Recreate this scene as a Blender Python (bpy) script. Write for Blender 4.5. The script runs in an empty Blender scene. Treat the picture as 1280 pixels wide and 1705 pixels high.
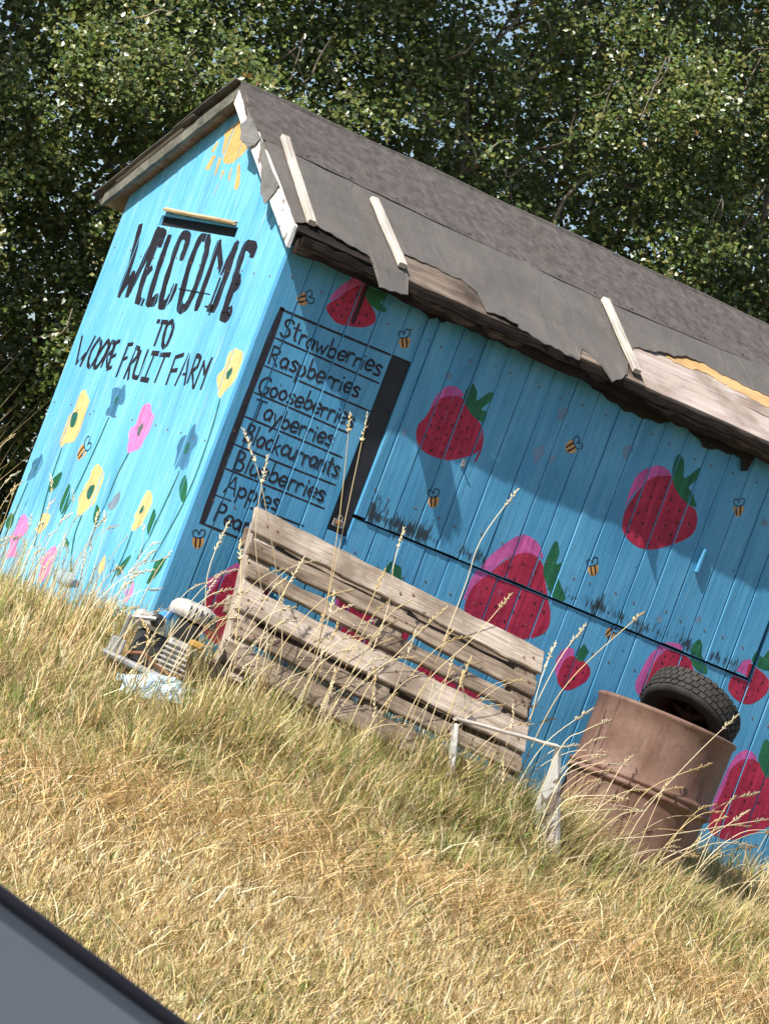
import bpy, bmesh, math, random
import numpy as np
from mathutils import Vector, Matrix
from mathutils.geometry import tessellate_polygon

random.seed(7); rng = np.random.default_rng(7)
scene = bpy.context.scene
COL = scene.collection

# ------------------------------------------------------------------ camera
CAM = Vector((-8.601, -16.416, -0.352))
RIGHT = Vector((0.8023, -0.4839, 0.3512)); FWD = Vector((0.4961, 0.8662, 0.0610))
FWD.normalize(); RIGHT = (RIGHT - FWD * RIGHT.dot(FWD)).normalized(); UP = RIGHT.cross(FWD)
cam = bpy.data.cameras.new('camera'); cam_o = bpy.data.objects.new('camera', cam); COL.objects.link(cam_o)
cam_o.matrix_world = Matrix(((RIGHT.x, UP.x, -FWD.x, CAM.x), (RIGHT.y, UP.y, -FWD.y, CAM.y), (RIGHT.z, UP.z, -FWD.z, CAM.z), (0, 0, 0, 1)))
cam.sensor_fit = 'VERTICAL'; cam.sensor_height = 24.0; cam.lens = 24.0 * 8000 / 1705
cam.clip_start = 0.05; cam.clip_end = 3000
cam.dof.use_dof = True; cam.dof.focus_distance = 18.6; cam.dof.aperture_fstop = 90
scene.camera = cam_o

# ------------------------------------------------------------------ light
SUN = Vector((-0.685, -0.19, 0.70)).normalized()
w = bpy.data.worlds.new('World'); scene.world = w; w.use_nodes = True
nt = w.node_tree; nt.nodes.clear()
sky = nt.nodes.new('ShaderNodeTexSky'); sky.sky_type = 'NISHITA'; sky.sun_disc = False
sky.sun_elevation = math.asin(SUN.z); sky.sun_rotation = math.atan2(SUN.x, SUN.y) % (2 * math.pi)
sky.air_density = 1.0; sky.dust_density = 1.2; sky.ozone_density = 1.0
bg = nt.nodes.new('ShaderNodeBackground'); bg.inputs['Strength'].default_value = 0.10
wo = nt.nodes.new('ShaderNodeOutputWorld'); nt.links.new(sky.outputs[0], bg.inputs[0]); nt.links.new(bg.outputs[0], wo.inputs[0])
sl = bpy.data.lights.new('sun', 'SUN'); sl.energy = 5.0; sl.angle = math.radians(0.53); sl.color = (1.0, 0.965, 0.90)
so = bpy.data.objects.new('sun', sl); COL.objects.link(so); so.location = (-20, -8, 25); so.rotation_euler = SUN.to_track_quat('Z', 'Y').to_euler()
vs = scene.view_settings; vs.view_transform = 'Standard'; vs.look = 'None'; vs.gamma = 1.0; vs.exposure = 0.48; vs.use_curve_mapping = False
scene.render.engine = 'CYCLES'

# ------------------------------------------------------------------ helpers
WM = {}
def tag(o, label=None, cat=None, group=None, kind=None):
    for k, v in (('label', label), ('category', cat), ('group', group), ('kind', kind)):
        if v: o[k] = v
    return o
def empty(name, loc, label=None, cat=None, group=None):
    o = bpy.data.objects.new(name, None); COL.objects.link(o); o.location = loc; o.empty_display_size = .1; WM[o] = Matrix.Translation(Vector(loc))
    return tag(o, label, cat, group)
def link(name, me, mats=None, parent=None, matrix=None):
    o = bpy.data.objects.new(name, me); COL.objects.link(o)
    if mats and not me.materials:
        for m in (mats if isinstance(mats, (list, tuple)) else [mats]): me.materials.append(m)
    WM[o] = matrix.copy() if matrix is not None else Matrix()
    if parent is not None:          # parts are given in world space
        o.parent = parent; o.matrix_parent_inverse = WM[parent].inverted()
    if matrix is not None: o.matrix_basis = matrix
    return o
def mesh(name, verts, faces, smooth=False, mat_idx=None):
    me = bpy.data.meshes.new(name); me.from_pydata([tuple(v) for v in verts], [], [tuple(f) for f in faces])
    if mat_idx is not None: me.polygons.foreach_set('material_index', mat_idx)
    if smooth: me.polygons.foreach_set('use_smooth', [True] * len(me.polygons))
    me.update(); return me
def tri_mesh(name, V, T, col=None, smooth=False):
    me = bpy.data.meshes.new(name); V = np.asarray(V, np.float32); T = np.asarray(T, np.int32)
    me.vertices.add(len(V)); me.vertices.foreach_set('co', V.ravel())
    me.loops.add(T.size); me.loops.foreach_set('vertex_index', T.ravel())
    me.polygons.add(len(T)); me.polygons.foreach_set('loop_start', np.arange(0, T.size, 3, dtype=np.int32))
    if smooth: me.polygons.foreach_set('use_smooth', np.ones(len(T), bool))
    if col is not None:
        a = me.color_attributes.new('tint', 'FLOAT_COLOR', 'POINT')
        a.data.foreach_set('color', np.hstack([col, np.ones((len(col), 1))]).astype(np.float32).ravel())
    me.update(calc_edges=True); me.validate(); return me
class MB:
    def __init__(s): s.v = []; s.f = []; s.m = []
    def add(s, vs, fs, m=0):
        b = len(s.v); s.v += [tuple(v) for v in vs]; s.f += [tuple(b + i for i in f) for f in fs]; s.m += [m] * len(fs)
    def box(s, a, b, m=0, c=0.0):
        (x0, y0, z0), (x1, y1, z1) = a, b
        if c <= 0:
            s.add([(x0,y0,z0),(x1,y0,z0),(x1,y1,z0),(x0,y1,z0),(x0,y0,z1),(x1,y0,z1),(x1,y1,z1),(x0,y1,z1)],
                  [(0,3,2,1),(4,5,6,7),(0,1,5,4),(1,2,6,5),(2,3,7,6),(3,0,4,7)], m); return
        v = []
        for ax in range(3):
            for i in range(8):
                p = [x0 if not i & 1 else x1, y0 if not i & 2 else y1, z0 if not i & 4 else z1]
                for k in range(3):
                    if k != ax: p[k] += c if p[k] == (x0, y0, z0)[k] else -c
                v.append(p)
        X = lambda i: i; Y = lambda i: 8 + i; Z = lambda i: 16 + i
        f = [(0,4,6,2),(1,3,7,5)]; f += [tuple(Y(i) for i in q) for q in ((0,1,5,4),(2,6,7,3))]; f += [tuple(Z(i) for i in q) for q in ((0,2,3,1),(4,5,7,6))]
        for i in range(8):
            par = bin(i).count('1') % 2
            t = (X(i), Y(i), Z(i)); f.append(t if par else t[::-1])
        def edge(i, j, A, B): f.append((A(i), A(j), B(j), B(i)))
        for i, j in ((0,4),(1,5),(2,6),(3,7)): edge(i, j, X, Y)
        for i, j in ((0,2),(1,3),(4,6),(5,7)): edge(i, j, X, Z)
        for i, j in ((0,1),(2,3),(4,5),(6,7)): edge(i, j, Y, Z)
        s.add(v, f, m)
    def tube(s, pts, rad, n=8, m=0, cap=True):
        pts = [Vector(p) for p in pts]; rad = rad if isinstance(rad, (list, tuple)) else [rad] * len(pts)
        rings = []; up = None
        for i, p in enumerate(pts):
            t = (pts[min(i + 1, len(pts) - 1)] - pts[max(i - 1, 0)]).normalized()
            if up is None: up = t.orthogonal().normalized()
            a = (up - t * up.dot(t)).normalized(); b = t.cross(a); up = a
            rings.append([p + (a * math.cos(2*math.pi*k/n) + b * math.sin(2*math.pi*k/n)) * rad[i] for k in range(n)])
        v = [q for r in rings for q in r]
        f = [(i*n+k, i*n+(k+1) % n, (i+1)*n+(k+1) % n, (i+1)*n+k) for i in range(len(pts)-1) for k in range(n)]
        if cap: f += [tuple(range(n))[::-1], tuple((len(pts)-1)*n+k for k in range(n))]
        s.add(v, f, m)
    def lathe(s, prof, n=32, m=0, M=None, closed=False):
        v = []
        for r, z in prof:
            for k in range(n):
                p = Vector((r*math.cos(2*math.pi*k/n), r*math.sin(2*math.pi*k/n), z)); v.append(M @ p if M else p)
        L = len(prof); f = [(i*n+k, i*n+(k+1) % n, ((i+1) % L)*n+(k+1) % n, ((i+1) % L)*n+k) for i in range(L if closed else L-1) for k in range(n)]
        s.add(v, f, m)
    def build(s, name, mats, parent=None, matrix=None, smooth=False):
        me = mesh(name, s.v, s.f, smooth, s.m if any(s.m) else None)
        bm = bmesh.new(); bm.from_mesh(me); bmesh.ops.recalc_face_normals(bm, faces=bm.faces[:]); bm.to_mesh(me); bm.free()
        return link(name, me, mats, parent, matrix)
def frame(o, x, y):
    x = Vector(x).normalized(); y = Vector(y); y = (y - x * y.dot(x)).normalized(); z = x.cross(y)
    return Matrix(((x.x, y.x, z.x, o[0]), (x.y, y.y, z.y, o[1]), (x.z, y.z, z.z, o[2]), (0, 0, 0, 1)))
def rough_board(L, W, T, seg=10, jag=.004, end=.006, c=.003, warp=.003, seed=0):
    """board along local x (0..L), width y (0..W), thickness z (0..T) with worn, slightly wavy edges"""
    r = random.Random(seed); mb = MB(); rings = []
    for i in range(seg + 1):
        x = L * i / seg
        if i in (0, seg): x += r.uniform(-end, end)
        a = r.uniform(-jag, jag); b = r.uniform(-jag, jag); q = r.uniform(-warp, warp)
        rings.append([(x + r.uniform(-end, end) * (i in (0, seg)), a + yy + (b - a) * yy / W, q + zz) for yy, zz in
                      ((0, c), (0, T-c), (c, T), (W-c, T), (W, T-c), (W, c), (W-c, 0), (c, 0))])
    v = [p for g in rings for p in g]; n = 8
    f = [(i*n+k, i*n+(k+1) % n, (i+1)*n+(k+1) % n, (i+1)*n+k) for i in range(seg) for k in range(n)] + [tuple(range(n)), tuple(seg*n+k for k in range(n))]
    mb.add(v, f); return mb
def fnoise(x, y, seed=0, oct=4, f0=1.0):
    r = np.random.default_rng(seed); s = 0; amp = 1; tot = 0; f = f0
    for o in range(oct):
        for k in range(3):
            a = r.uniform(0, 2*np.pi); p = r.uniform(0, 2*np.pi); ff = f * r.uniform(.75, 1.3)
            s = s + amp * np.sin((x*np.cos(a) + y*np.sin(a)) * ff * 2*np.pi + p + 1.3*np.sin((y*np.cos(a) - x*np.sin(a)) * ff * 4.1 + p))
        tot += amp * 1.6; amp *= .6; f *= 2.1
    return s / tot
def ground_z(x, y):
    x = np.asarray(x, float); y = np.asarray(y, float)
    t = np.clip(-y, 0, None)
    k = np.clip((t - 3.6) / 3.2, 0, 1)
    z = np.where(t < 3.6, -.28 * t, -.28 * 3.6 - .28 * 3.2 * (k - k*k/2))
    z = z + .028 * fnoise(x, y, 3, 3, .35) * np.clip((y + 8.5) / 1.5, 0, 1) - .03
    return z - .12 * np.clip(-x - .05, 0, 1.6) * np.clip((y + 6) / 4, 0, 1)
def gz(x, y): return float(ground_z(x, y))

# ------------------------------------------------------------------ materials
class N:
    def __init__(s, name):
        s.mat = bpy.data.materials.new(name); s.mat.use_nodes = True; s.t = s.mat.node_tree; s.n = s.t.nodes; s.n.clear()
        s.out = s.n.new('ShaderNodeOutputMaterial'); s.b = s.n.new('ShaderNodeBsdfPrincipled'); s.L(s.b.outputs[0], s.out.inputs[0])
    def L(s, a, b): s.t.links.new(a, b)
    def put(s, sock, v):
        if hasattr(v, 'links') or hasattr(v, 'is_linked'): s.L(v, sock)
        else: sock.default_value = v
    def coord(s, kind='Object', scale=(1,1,1), rnd=False):
        if kind == 'pos': o = s.n.new('ShaderNodeNewGeometry').outputs['Position']
        else: o = s.n.new('ShaderNodeTexCoord').outputs[kind]
        if rnd:
            oi = s.n.new('ShaderNodeObjectInfo'); vm = s.n.new('ShaderNodeVectorMath'); vm.operation = 'MULTIPLY_ADD'
            cv = s.n.new('ShaderNodeCombineXYZ')
            for i in range(3): s.L(oi.outputs['Random'], cv.inputs[i])
            s.L(cv.outputs[0], vm.inputs[0]); vm.inputs[1].default_value = (37.1, 91.7, 53.3); s.L(o, vm.inputs[2]); o = vm.outputs[0]
        m = s.n.new('ShaderNodeMapping'); m.inputs['Scale'].default_value = scale; s.L(o, m.inputs[0]); return m.outputs[0]
    def noise(s, vec, scale=5, detail=5, rough=.55, dist=0, out=0):
        x = s.n.new('ShaderNodeTexNoise'); s.L(vec, x.inputs['Vector']); x.inputs['Scale'].default_value = scale
        x.inputs['Detail'].default_value = detail; x.inputs['Roughness'].default_value = rough; x.inputs['Distortion'].default_value = dist; return x.outputs[out]
    def ramp(s, f, stops, interp='LINEAR'):
        x = s.n.new('ShaderNodeValToRGB'); s.L(f, x.inputs[0]); e = x.color_ramp.elements; x.color_ramp.interpolation = interp
        while len(e) < len(stops): e.new(.5)
        for i, (p, c) in enumerate(stops): e[i].position = p; e[i].color = (c, c, c, 1) if isinstance(c, (int, float)) else (*c, 1)
        return x.outputs[0]
    def mix(s, f, a, b, mode='MIX'):
        x = s.n.new('ShaderNodeMix'); x.data_type = 'RGBA'; x.blend_type = mode
        s.put(x.inputs[0], f)
        for sock, v in ((x.inputs[6], a), (x.inputs[7], b)):
            if isinstance(v, (tuple, list)): sock.default_value = (*v[:3], 1)
            else: s.L(v, sock)
        return x.outputs[2]
    def math(s, op, a, b=0.0, clamp=False):
        x = s.n.new('ShaderNodeMath'); x.operation = op; x.use_clamp = clamp; s.put(x.inputs[0], a); s.put(x.inputs[1], b); return x.outputs[0]
    def bump(s, h, st=.3, d=.01):
        x = s.n.new('ShaderNodeBump'); x.inputs['Strength'].default_value = st; x.inputs['Distance'].default_value = d; s.L(h, x.inputs['Height']); s.L(x.outputs[0], s.b.inputs['Normal'])
    def fin(s, col=None, rough=.7, metal=0, spec=.5):
        if col is not None:
            if isinstance(col, (tuple, list)): s.b.inputs['Base Color'].default_value = (*col[:3], 1)
            else: s.L(col, s.b.inputs['Base Color'])
        s.put(s.b.inputs['Roughness'], rough); s.b.inputs['Metallic'].default_value = metal; s.b.inputs['Specular IOR Level'].default_value = spec
        return s.mat
MAT = {}
def painted_wood(name, base, light, dark, worn, sc, wear=.62, mould=False):
    """brush-painted boards: streaks run along sc's small axis (the grain)"""
    n = N(name); v = n.coord('pos', sc, rnd=True)
    g = n.noise(v, 1.0, 6, .6, .3); fine = n.noise(n.coord('pos', tuple(k*3.2 for k in sc), rnd=True), 1.0, 4, .6)
    blot = n.noise(n.coord('pos', (1, 1, 1)), 3.2, 4, .55)
    col = n.mix(n.ramp(g, [(.3, 0), (.72, 1)]), base, light)
    col = n.mix(n.ramp(blot, [(.42, 0), (.75, .55)]), col, dark)
    oi = n.n.new('ShaderNodeObjectInfo'); col = n.mix(n.math('MULTIPLY', oi.outputs['Random'], .28), col, dark)
    wv = n.math('MULTIPLY', n.ramp(fine, [(wear, 0), (wear + .1, 1)]), n.ramp(blot, [(.35, .1), (.65, 1)]))
    col = n.mix(n.math('MULTIPLY', wv, .55), col, worn)
    crack = n.ramp(n.noise(n.coord('pos', tuple(k*5 for k in sc), rnd=True), 1.0, 2, .5), [(.25, 1), (.31, 0)])
    col = n.mix(n.math('MULTIPLY', crack, .5), col, (.03, .05, .07))
    grime = n.noise(n.coord('pos', (9, 9, 1.1)), 1.0, 5, .65); col = n.mix(n.ramp(grime, [(.52, 0), (.78, .5)]), col, tuple(.4 * k for k in dark))
    specks = n.ramp(n.noise(n.coord('pos', (1, 1, .6)), 75, 1, .5), [(.76, 0), (.80, 1)])
    col = n.mix(n.math('MULTIPLY', specks, .75), col, (.02, .03, .035))
    if mould:
        sx = n.n.new('ShaderNodeSeparateXYZ'); n.L(n.n.new('ShaderNodeNewGeometry').outputs['Position'], sx.inputs[0])
        d = n.math('ABSOLUTE', n.math('SUBTRACT', sx.outputs[2], .775))
        band = n.math('SUBTRACT', 1.0, n.math('DIVIDE', d, .12), True)
        st = n.noise(n.coord('pos', (130, 130, 16)), 1.0, 3, .65); big = n.noise(n.coord('pos', (3.0, 3, 2)), 1.6, 5, .7)
        amt = n.math('ADD', n.math('ADD', n.math('MULTIPLY', band, .34), n.math('MULTIPLY', st, .55)), n.math('MULTIPLY', n.math('SUBTRACT', big, .5), .85))
        mk = n.math('MULTIPLY', n.ramp(amt, [(.55, 0), (.63, 1)]), n.ramp(band, [(.0, 0), (.25, 1)]))
        col = n.mix(n.math('MULTIPLY', mk, .92), col, (.018, .019, .018))
    n.bump(n.math('ADD', g, n.math('MULTIPLY', fine, .7)), .35, .006)
    return n.fin(col, n.ramp(fine, [(.3, .42), (.7, .62)]), 0, .4)
BL = (.068, .315, .55); BLL = (.155, .445, .67); BLD = (.037, .22, .43)
MAT['blue_front'] = painted_wood('blue_front_paint', BL, BLL, BLD, (.20, .52, .70), (45, 45, 2.2), .64)
MAT['blue_hatch'] = painted_wood('blue_hatch_paint', BL, BLL, BLD, (.20, .52, .70), (45, 45, 2.2), .66, mould=True)
MAT['blue_gable'] = painted_wood('blue_gable_paint', (.125, .46, .74), (.25, .62, .83), (.075, .37, .67), (.66, .78, .76), (45, 45, 1.3), .565)
def flat_paint(name, c, var=.25, rough=.6, under=None):
    n = N(name); g = n.noise(n.coord('pos', (55, 55, 3)), 1.0, 5, .6); b = n.noise(n.coord('pos'), 9, 4, .6, .6); br = n.noise(n.coord('pos', (16, 16, 40)), 1.0, 3, .5, 1.2)
    d = tuple(k * (1 - var) for k in c); l = tuple(min(1, k * (1 + var) + .012) for k in c)
    col = n.mix(n.ramp(g, [(.3, 0), (.7, 1)]), d, l); col = n.mix(n.ramp(b, [(.4, 0), (.7, .7)]), col, d); col = n.mix(n.ramp(br, [(.5, 0), (.75, .5)]), col, l)
    if under:        # brush-thin and flaked spots let the blue through
        fl = n.noise(n.coord('pos', (60, 60, 5)), 1.0, 4, .6); col = n.mix(n.math('MULTIPLY', n.ramp(fl, [(.66, 0), (.73, 1)]), .5), col, under); sp = n.noise(n.coord('pos'), 55, 2, .5); col = n.mix(n.ramp(sp, [(.74, 0), (.78, .6)]), col, under)
    n.bump(n.math('ADD', g, br), .3, .004); return n.fin(col, rough, 0, .35)
PAINT = dict(ink=(.016, .015, .024), yellow=(.74, .53, .22), yellow2=(.66, .42, .15), pink=(.86, .22, .52), slate=(.055, .19, .33), stem=(.02, .13, .10), leaf=(.012, .13, .055),
             dgrey=(.12, .14, .15), greyp=(.19, .26, .34), red=(.40, .017, .060), berrypink=(.55, .10, .34), seed=(.035, .008, .014), smudge=(.15, .26, .40), orange=(.60, .32, .10))
for k, c in PAINT.items(): MAT[k] = flat_paint('paint_' + k, c, .38 if k in ('red', 'leaf', 'berrypink', 'slate') else .25, .6, None if k in ('seed', 'orange') else (.06, .30, .53) if k in ('red', 'leaf', 'berrypink', 'smudge') else (.10, .42, .68))
def wood(name, a, b, dark, scale=(2.2, 26, 26), rough=.8, cracks=.5):
    n = N(name); v = n.coord('Object', scale, rnd=True); g = n.noise(v, 1.0, 7, .66, .9); f = n.noise(n.coord('Object', tuple(k*3 for k in scale), rnd=True), 1.0, 4, .6)
    bl = n.noise(n.coord('Object', (1,1,1), rnd=True), 5, 4, .6)
    col = n.mix(n.ramp(g, [(.36, 0), (.64, 1)]), a, b); col = n.mix(n.ramp(bl, [(.42, 0), (.68, .85)]), col, dark)
    col = n.mix(n.math('MULTIPLY', n.ramp(f, [(.30, 1), (.40, 0)]), cracks), col, tuple(k*.25 for k in dark))
    n.bump(n.math('ADD', g, f), .6, .008); return n.fin(col, rough, 0, .25)
MAT['pallet'] = wood('pallet_wood', (.16, .115, .08), (.39, .305, .23), (.085, .056, .038), (2.6, 62, 62), cracks=.85)
MAT['pallet_top'] = wood('pallet_top_wood', (.34, .265, .205), (.60, .51, .42), (.20, .145, .105), (2.6, 58, 58), cracks=.75)
MAT['batten'] = wood('batten_wood', (.50, .44, .37), (.66, .60, .53), (.36, .31, .26), cracks=.4)
MAT['deck'] = wood('roof_deck_wood', (.40, .31, .26), (.58, .49, .43), (.22, .155, .12), (1.3, 14, 14), cracks=.6)
MAT['deck_brown'] = wood('weathered_deck_wood', (.13, .095, .07), (.30, .235, .185), (.045, .032, .024), (1.8, 20, 20), cracks=.9)
MAT['deck_tan'] = wood('torn_deck_veneer', (.58, .36, .15), (.66, .45, .22), (.45, .27, .12), (1.6, 12, 12), cracks=.2)
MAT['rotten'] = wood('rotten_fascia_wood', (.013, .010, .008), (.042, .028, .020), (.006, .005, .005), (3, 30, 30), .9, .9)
MAT['grey_board'] = wood('grey_barge_wood', (.13, .128, .105), (.24, .235, .19), (.07, .07, .058), (1.5, 14, 14), cracks=.8)
MAT['vent_wood'] = wood('vent_flap_wood', (.48, .34, .18), (.60, .45, .26), (.3, .2, .1))
def peeling(name, thr=.5, white=(.74, .72, .69), under=(.24, .19, .15)):
    n = N(name); v = n.coord('pos', (1, 1, .45)); p = n.noise(v, 16, 6, .6, .5); g = n.noise(n.coord('pos', (40, 40, 4)), 1.0, 5, .6)
    m = n.ramp(p, [(thr, 0), (thr + .035, 1)]); w_ = n.mix(n.ramp(g, [(.3, 0), (.7, 1)]), tuple(k*.86 for k in white), white)
    u = n.mix(n.ramp(g, [(.3, 0), (.7, 1)]), tuple(k*.6 for k in under), under)
    n.bump(n.math('ADD', n.math('MULTIPLY', m, -.6), g), .5, .006); return n.fin(n.mix(m, w_, u), .65, 0, .35)
MAT['peel_white'] = peeling('peeling_white_paint', .60); MAT['peel_crate'] = peeling('flaking_white_paint', .49, (.70, .67, .63), (.27, .21, .17))
def felt(name, c, mott, sc):
    n = N(name); b = n.noise(n.coord('pos'), sc, 6, .65); f = n.noise(n.coord('pos'), 260, 2, .7); st = n.noise(n.coord('pos', (1.2, 5, 5)), 2.2, 4, .6)
    col = n.mix(n.ramp(b, [(.35, 0), (.7, 1)]), tuple(k*(1-mott) for k in c), tuple(k*(1+mott) for k in c)); col = n.mix(n.ramp(st, [(.5, 0), (.8, .4)]), col, (.20, .185, .17))
    col = n.mix(n.ramp(f, [(.3, .45), (.5, 0)]), col, (.03, .03, .03)); ms = n.noise(n.coord('pos'), 7, 6, .7, .4); col = n.mix(n.ramp(ms, [(.60, 0), (.74, .45)]), col, (.085, .085, .05)); wr = n.noise(n.coord('pos', (2.5, 1, 1)), 4, 3, .5, .8)
    n.bump(n.math('ADD', n.math('ADD', f, n.math('MULTIPLY', b, .6)), n.math('MULTIPLY', wr, 3.0)), .6, .006); return n.fin(col, .88, 0, .25)
MAT['felt'] = felt('roof_felt', (.152, .135, .122), .14, 5); MAT['felt_old'] = felt('mineral_ridge_felt', (.124, .106, .096), .36, 26); MAT['felt_grey'] = felt('torn_felt', (.21, .205, .195), .2, 14)
def simple(name, c, rough=.6, metal=0, spec=.5, var=.2, sc=30):
    n = N(name); b = n.noise(n.coord('Object'), sc, 5, .6); col = n.mix(n.ramp(b, [(.3, 0), (.7, 1)]), tuple(k*(1-var) for k in c), tuple(min(1, k*(1+var)) for k in c)); return n.fin(col, rough, metal, spec)
MAT['black'] = simple('gap_black', (.012, .011, .011), .9); MAT['membrane'] = simple('black_membrane', (.011, .010, .010), .75, var=.5)  # first black puts the dark of the board gaps into the colour
MAT['black_board'] = simple('black_painted_board', (.014, .014, .019), .55, var=.5, sc=18); MAT['steel'] = simple('dull_steel', (.42, .41, .39), .45, .85, var=.25, sc=50)
MAT['dark_metal'] = simple('dark_metal', (.06, .06, .065), .5, .5); MAT['cream'] = simple('dirty_cream_metal', (.47, .445, .41), .55, .1, var=.35, sc=22); MAT['alu'] = simple('cast_aluminium', (.48, .46, .44), .5, .55, var=.25)
MAT['plastic_black'] = simple('black_plastic', (.02, .02, .021), .4); MAT['plastic_blue'] = simple('blue_plastic', (.07, .30, .65), .4); MAT['rusty'] = simple('rusty_iron', (.20, .09, .045), .85, .1, var=.5); MAT['ochre'] = simple('ochre_plastic', (.42, .24, .05), .6)
MAT['sheet'] = simple('pale_blue_sheet', (.46, .60, .70), .35, 0, .5, .2, 12); MAT['bottle_cap'] = simple('bottle_cap', (.20, .25, .30), .4)
MAT['tyre'] = simple('tyre_rubber', (.040, .036, .032), .8, 0, .3, .35, 25); MAT['rim_rust'] = simple('rusty_rim', (.045, .022, .015), .9, 0, .2, .4, 20)
n = N('clear_bottle'); n.b.inputs['Transmission Weight'].default_value = .75; n.b.inputs['IOR'].default_value = 1.3; MAT['bottle'] = n.fin((.75, .9, .98), .12)
n = N('drum_rust'); v = n.coord('Object'); a = n.noise(v, 3.5, 6, .6, .3); b = n.noise(v, 38, 5, .65); st = n.noise(n.coord('Object', (9, 9, 1.2)), 1.5, 4, .6)
c = n.mix(n.ramp(a, [(.3, 0), (.7, 1)]), (.175, .098, .070), (.235, .145, .112)); c = n.mix(n.ramp(st, [(.45, 0), (.75, .75)]), c, (.115, .045, .022)); c = n.mix(n.ramp(b, [(.55, 0), (.75, .6)]), c, (.075, .03, .016))
pt = n.noise(n.coord('Object', (1, 1, .7)), 7, 6, .68, .7); c = n.mix(n.ramp(pt, [(.50, 0), (.66, .5)]), c, (.10, .048, .03)); pn = n.noise(v, 11, 4, .6); c = n.mix(n.ramp(pn, [(.66, 0), (.72, .5)]), c, (.26, .19, .16))
sp = n.noise(v, 90, 2, .5); c = n.mix(n.ramp(sp, [(.70, 0), (.76, .8)]), c, (.06, .03, .02)); n.bump(b, .35, .004); MAT['drum'] = n.fin(c, n.ramp(a, [(.3, .55), (.7, .75)]), 0, .35)
def tinted(name, rough, trans, spec=.4):
    n = N(name); at = n.n.new('ShaderNodeAttribute'); at.attribute_name = 'tint'; n.fin(at.outputs['Color'], rough, 0, spec)
    tr = n.n.new('ShaderNodeBsdfTranslucent'); n.L(at.outputs['Color'], tr.inputs[0]); mx = n.n.new('ShaderNodeMixShader'); mx.inputs[0].default_value = trans
    n.L(n.b.outputs[0], mx.inputs[1]); n.L(tr.outputs[0], mx.inputs[2]); n.L(mx.outputs[0], n.out.inputs[0]); return n.mat
MAT['grass'] = tinted('dry_grass', .6, .25, .3); MAT['leaves'] = tinted('hedge_leaves', .32, .32, .6)
MAT['bark'] = wood('hedge_bark', (.16, .13, .095), (.34, .29, .22), (.09, .07, .05), (20, 20, 20))
n = N('thatch_ground'); v = n.coord('pos'); a = n.noise(v, 2.0, 6, .6); b = n.noise(v, 60, 4, .7)
c = n.mix(n.ramp(a, [(.35, 0), (.65, 1)]), (.26, .20, .10), (.38, .295, .145)); c = n.mix(n.ramp(b, [(.35, .8), (.6, 0)]), c, (.07, .055, .025)); n.bump(b, .8, .02); MAT['ground'] = n.fin(c, .95, 0, .1)
n = N('asphalt'); b = n.noise(n.coord('pos'), 90, 4, .7); n.bump(b, .5, .005); MAT['asphalt'] = n.fin(n.mix(n.ramp(b, [(.3, 0), (.7, 1)]), (.035, .035, .036), (.075, .073, .07)), .9, 0, .3)
MAT['car_grey'] = simple('car_trim_grey', (.19, .205, .23), .45, 0, .5, .05, 4); MAT['rubber'] = simple('window_seal_rubber', (.016, .014, .02), .6, 0, .4)

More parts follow.
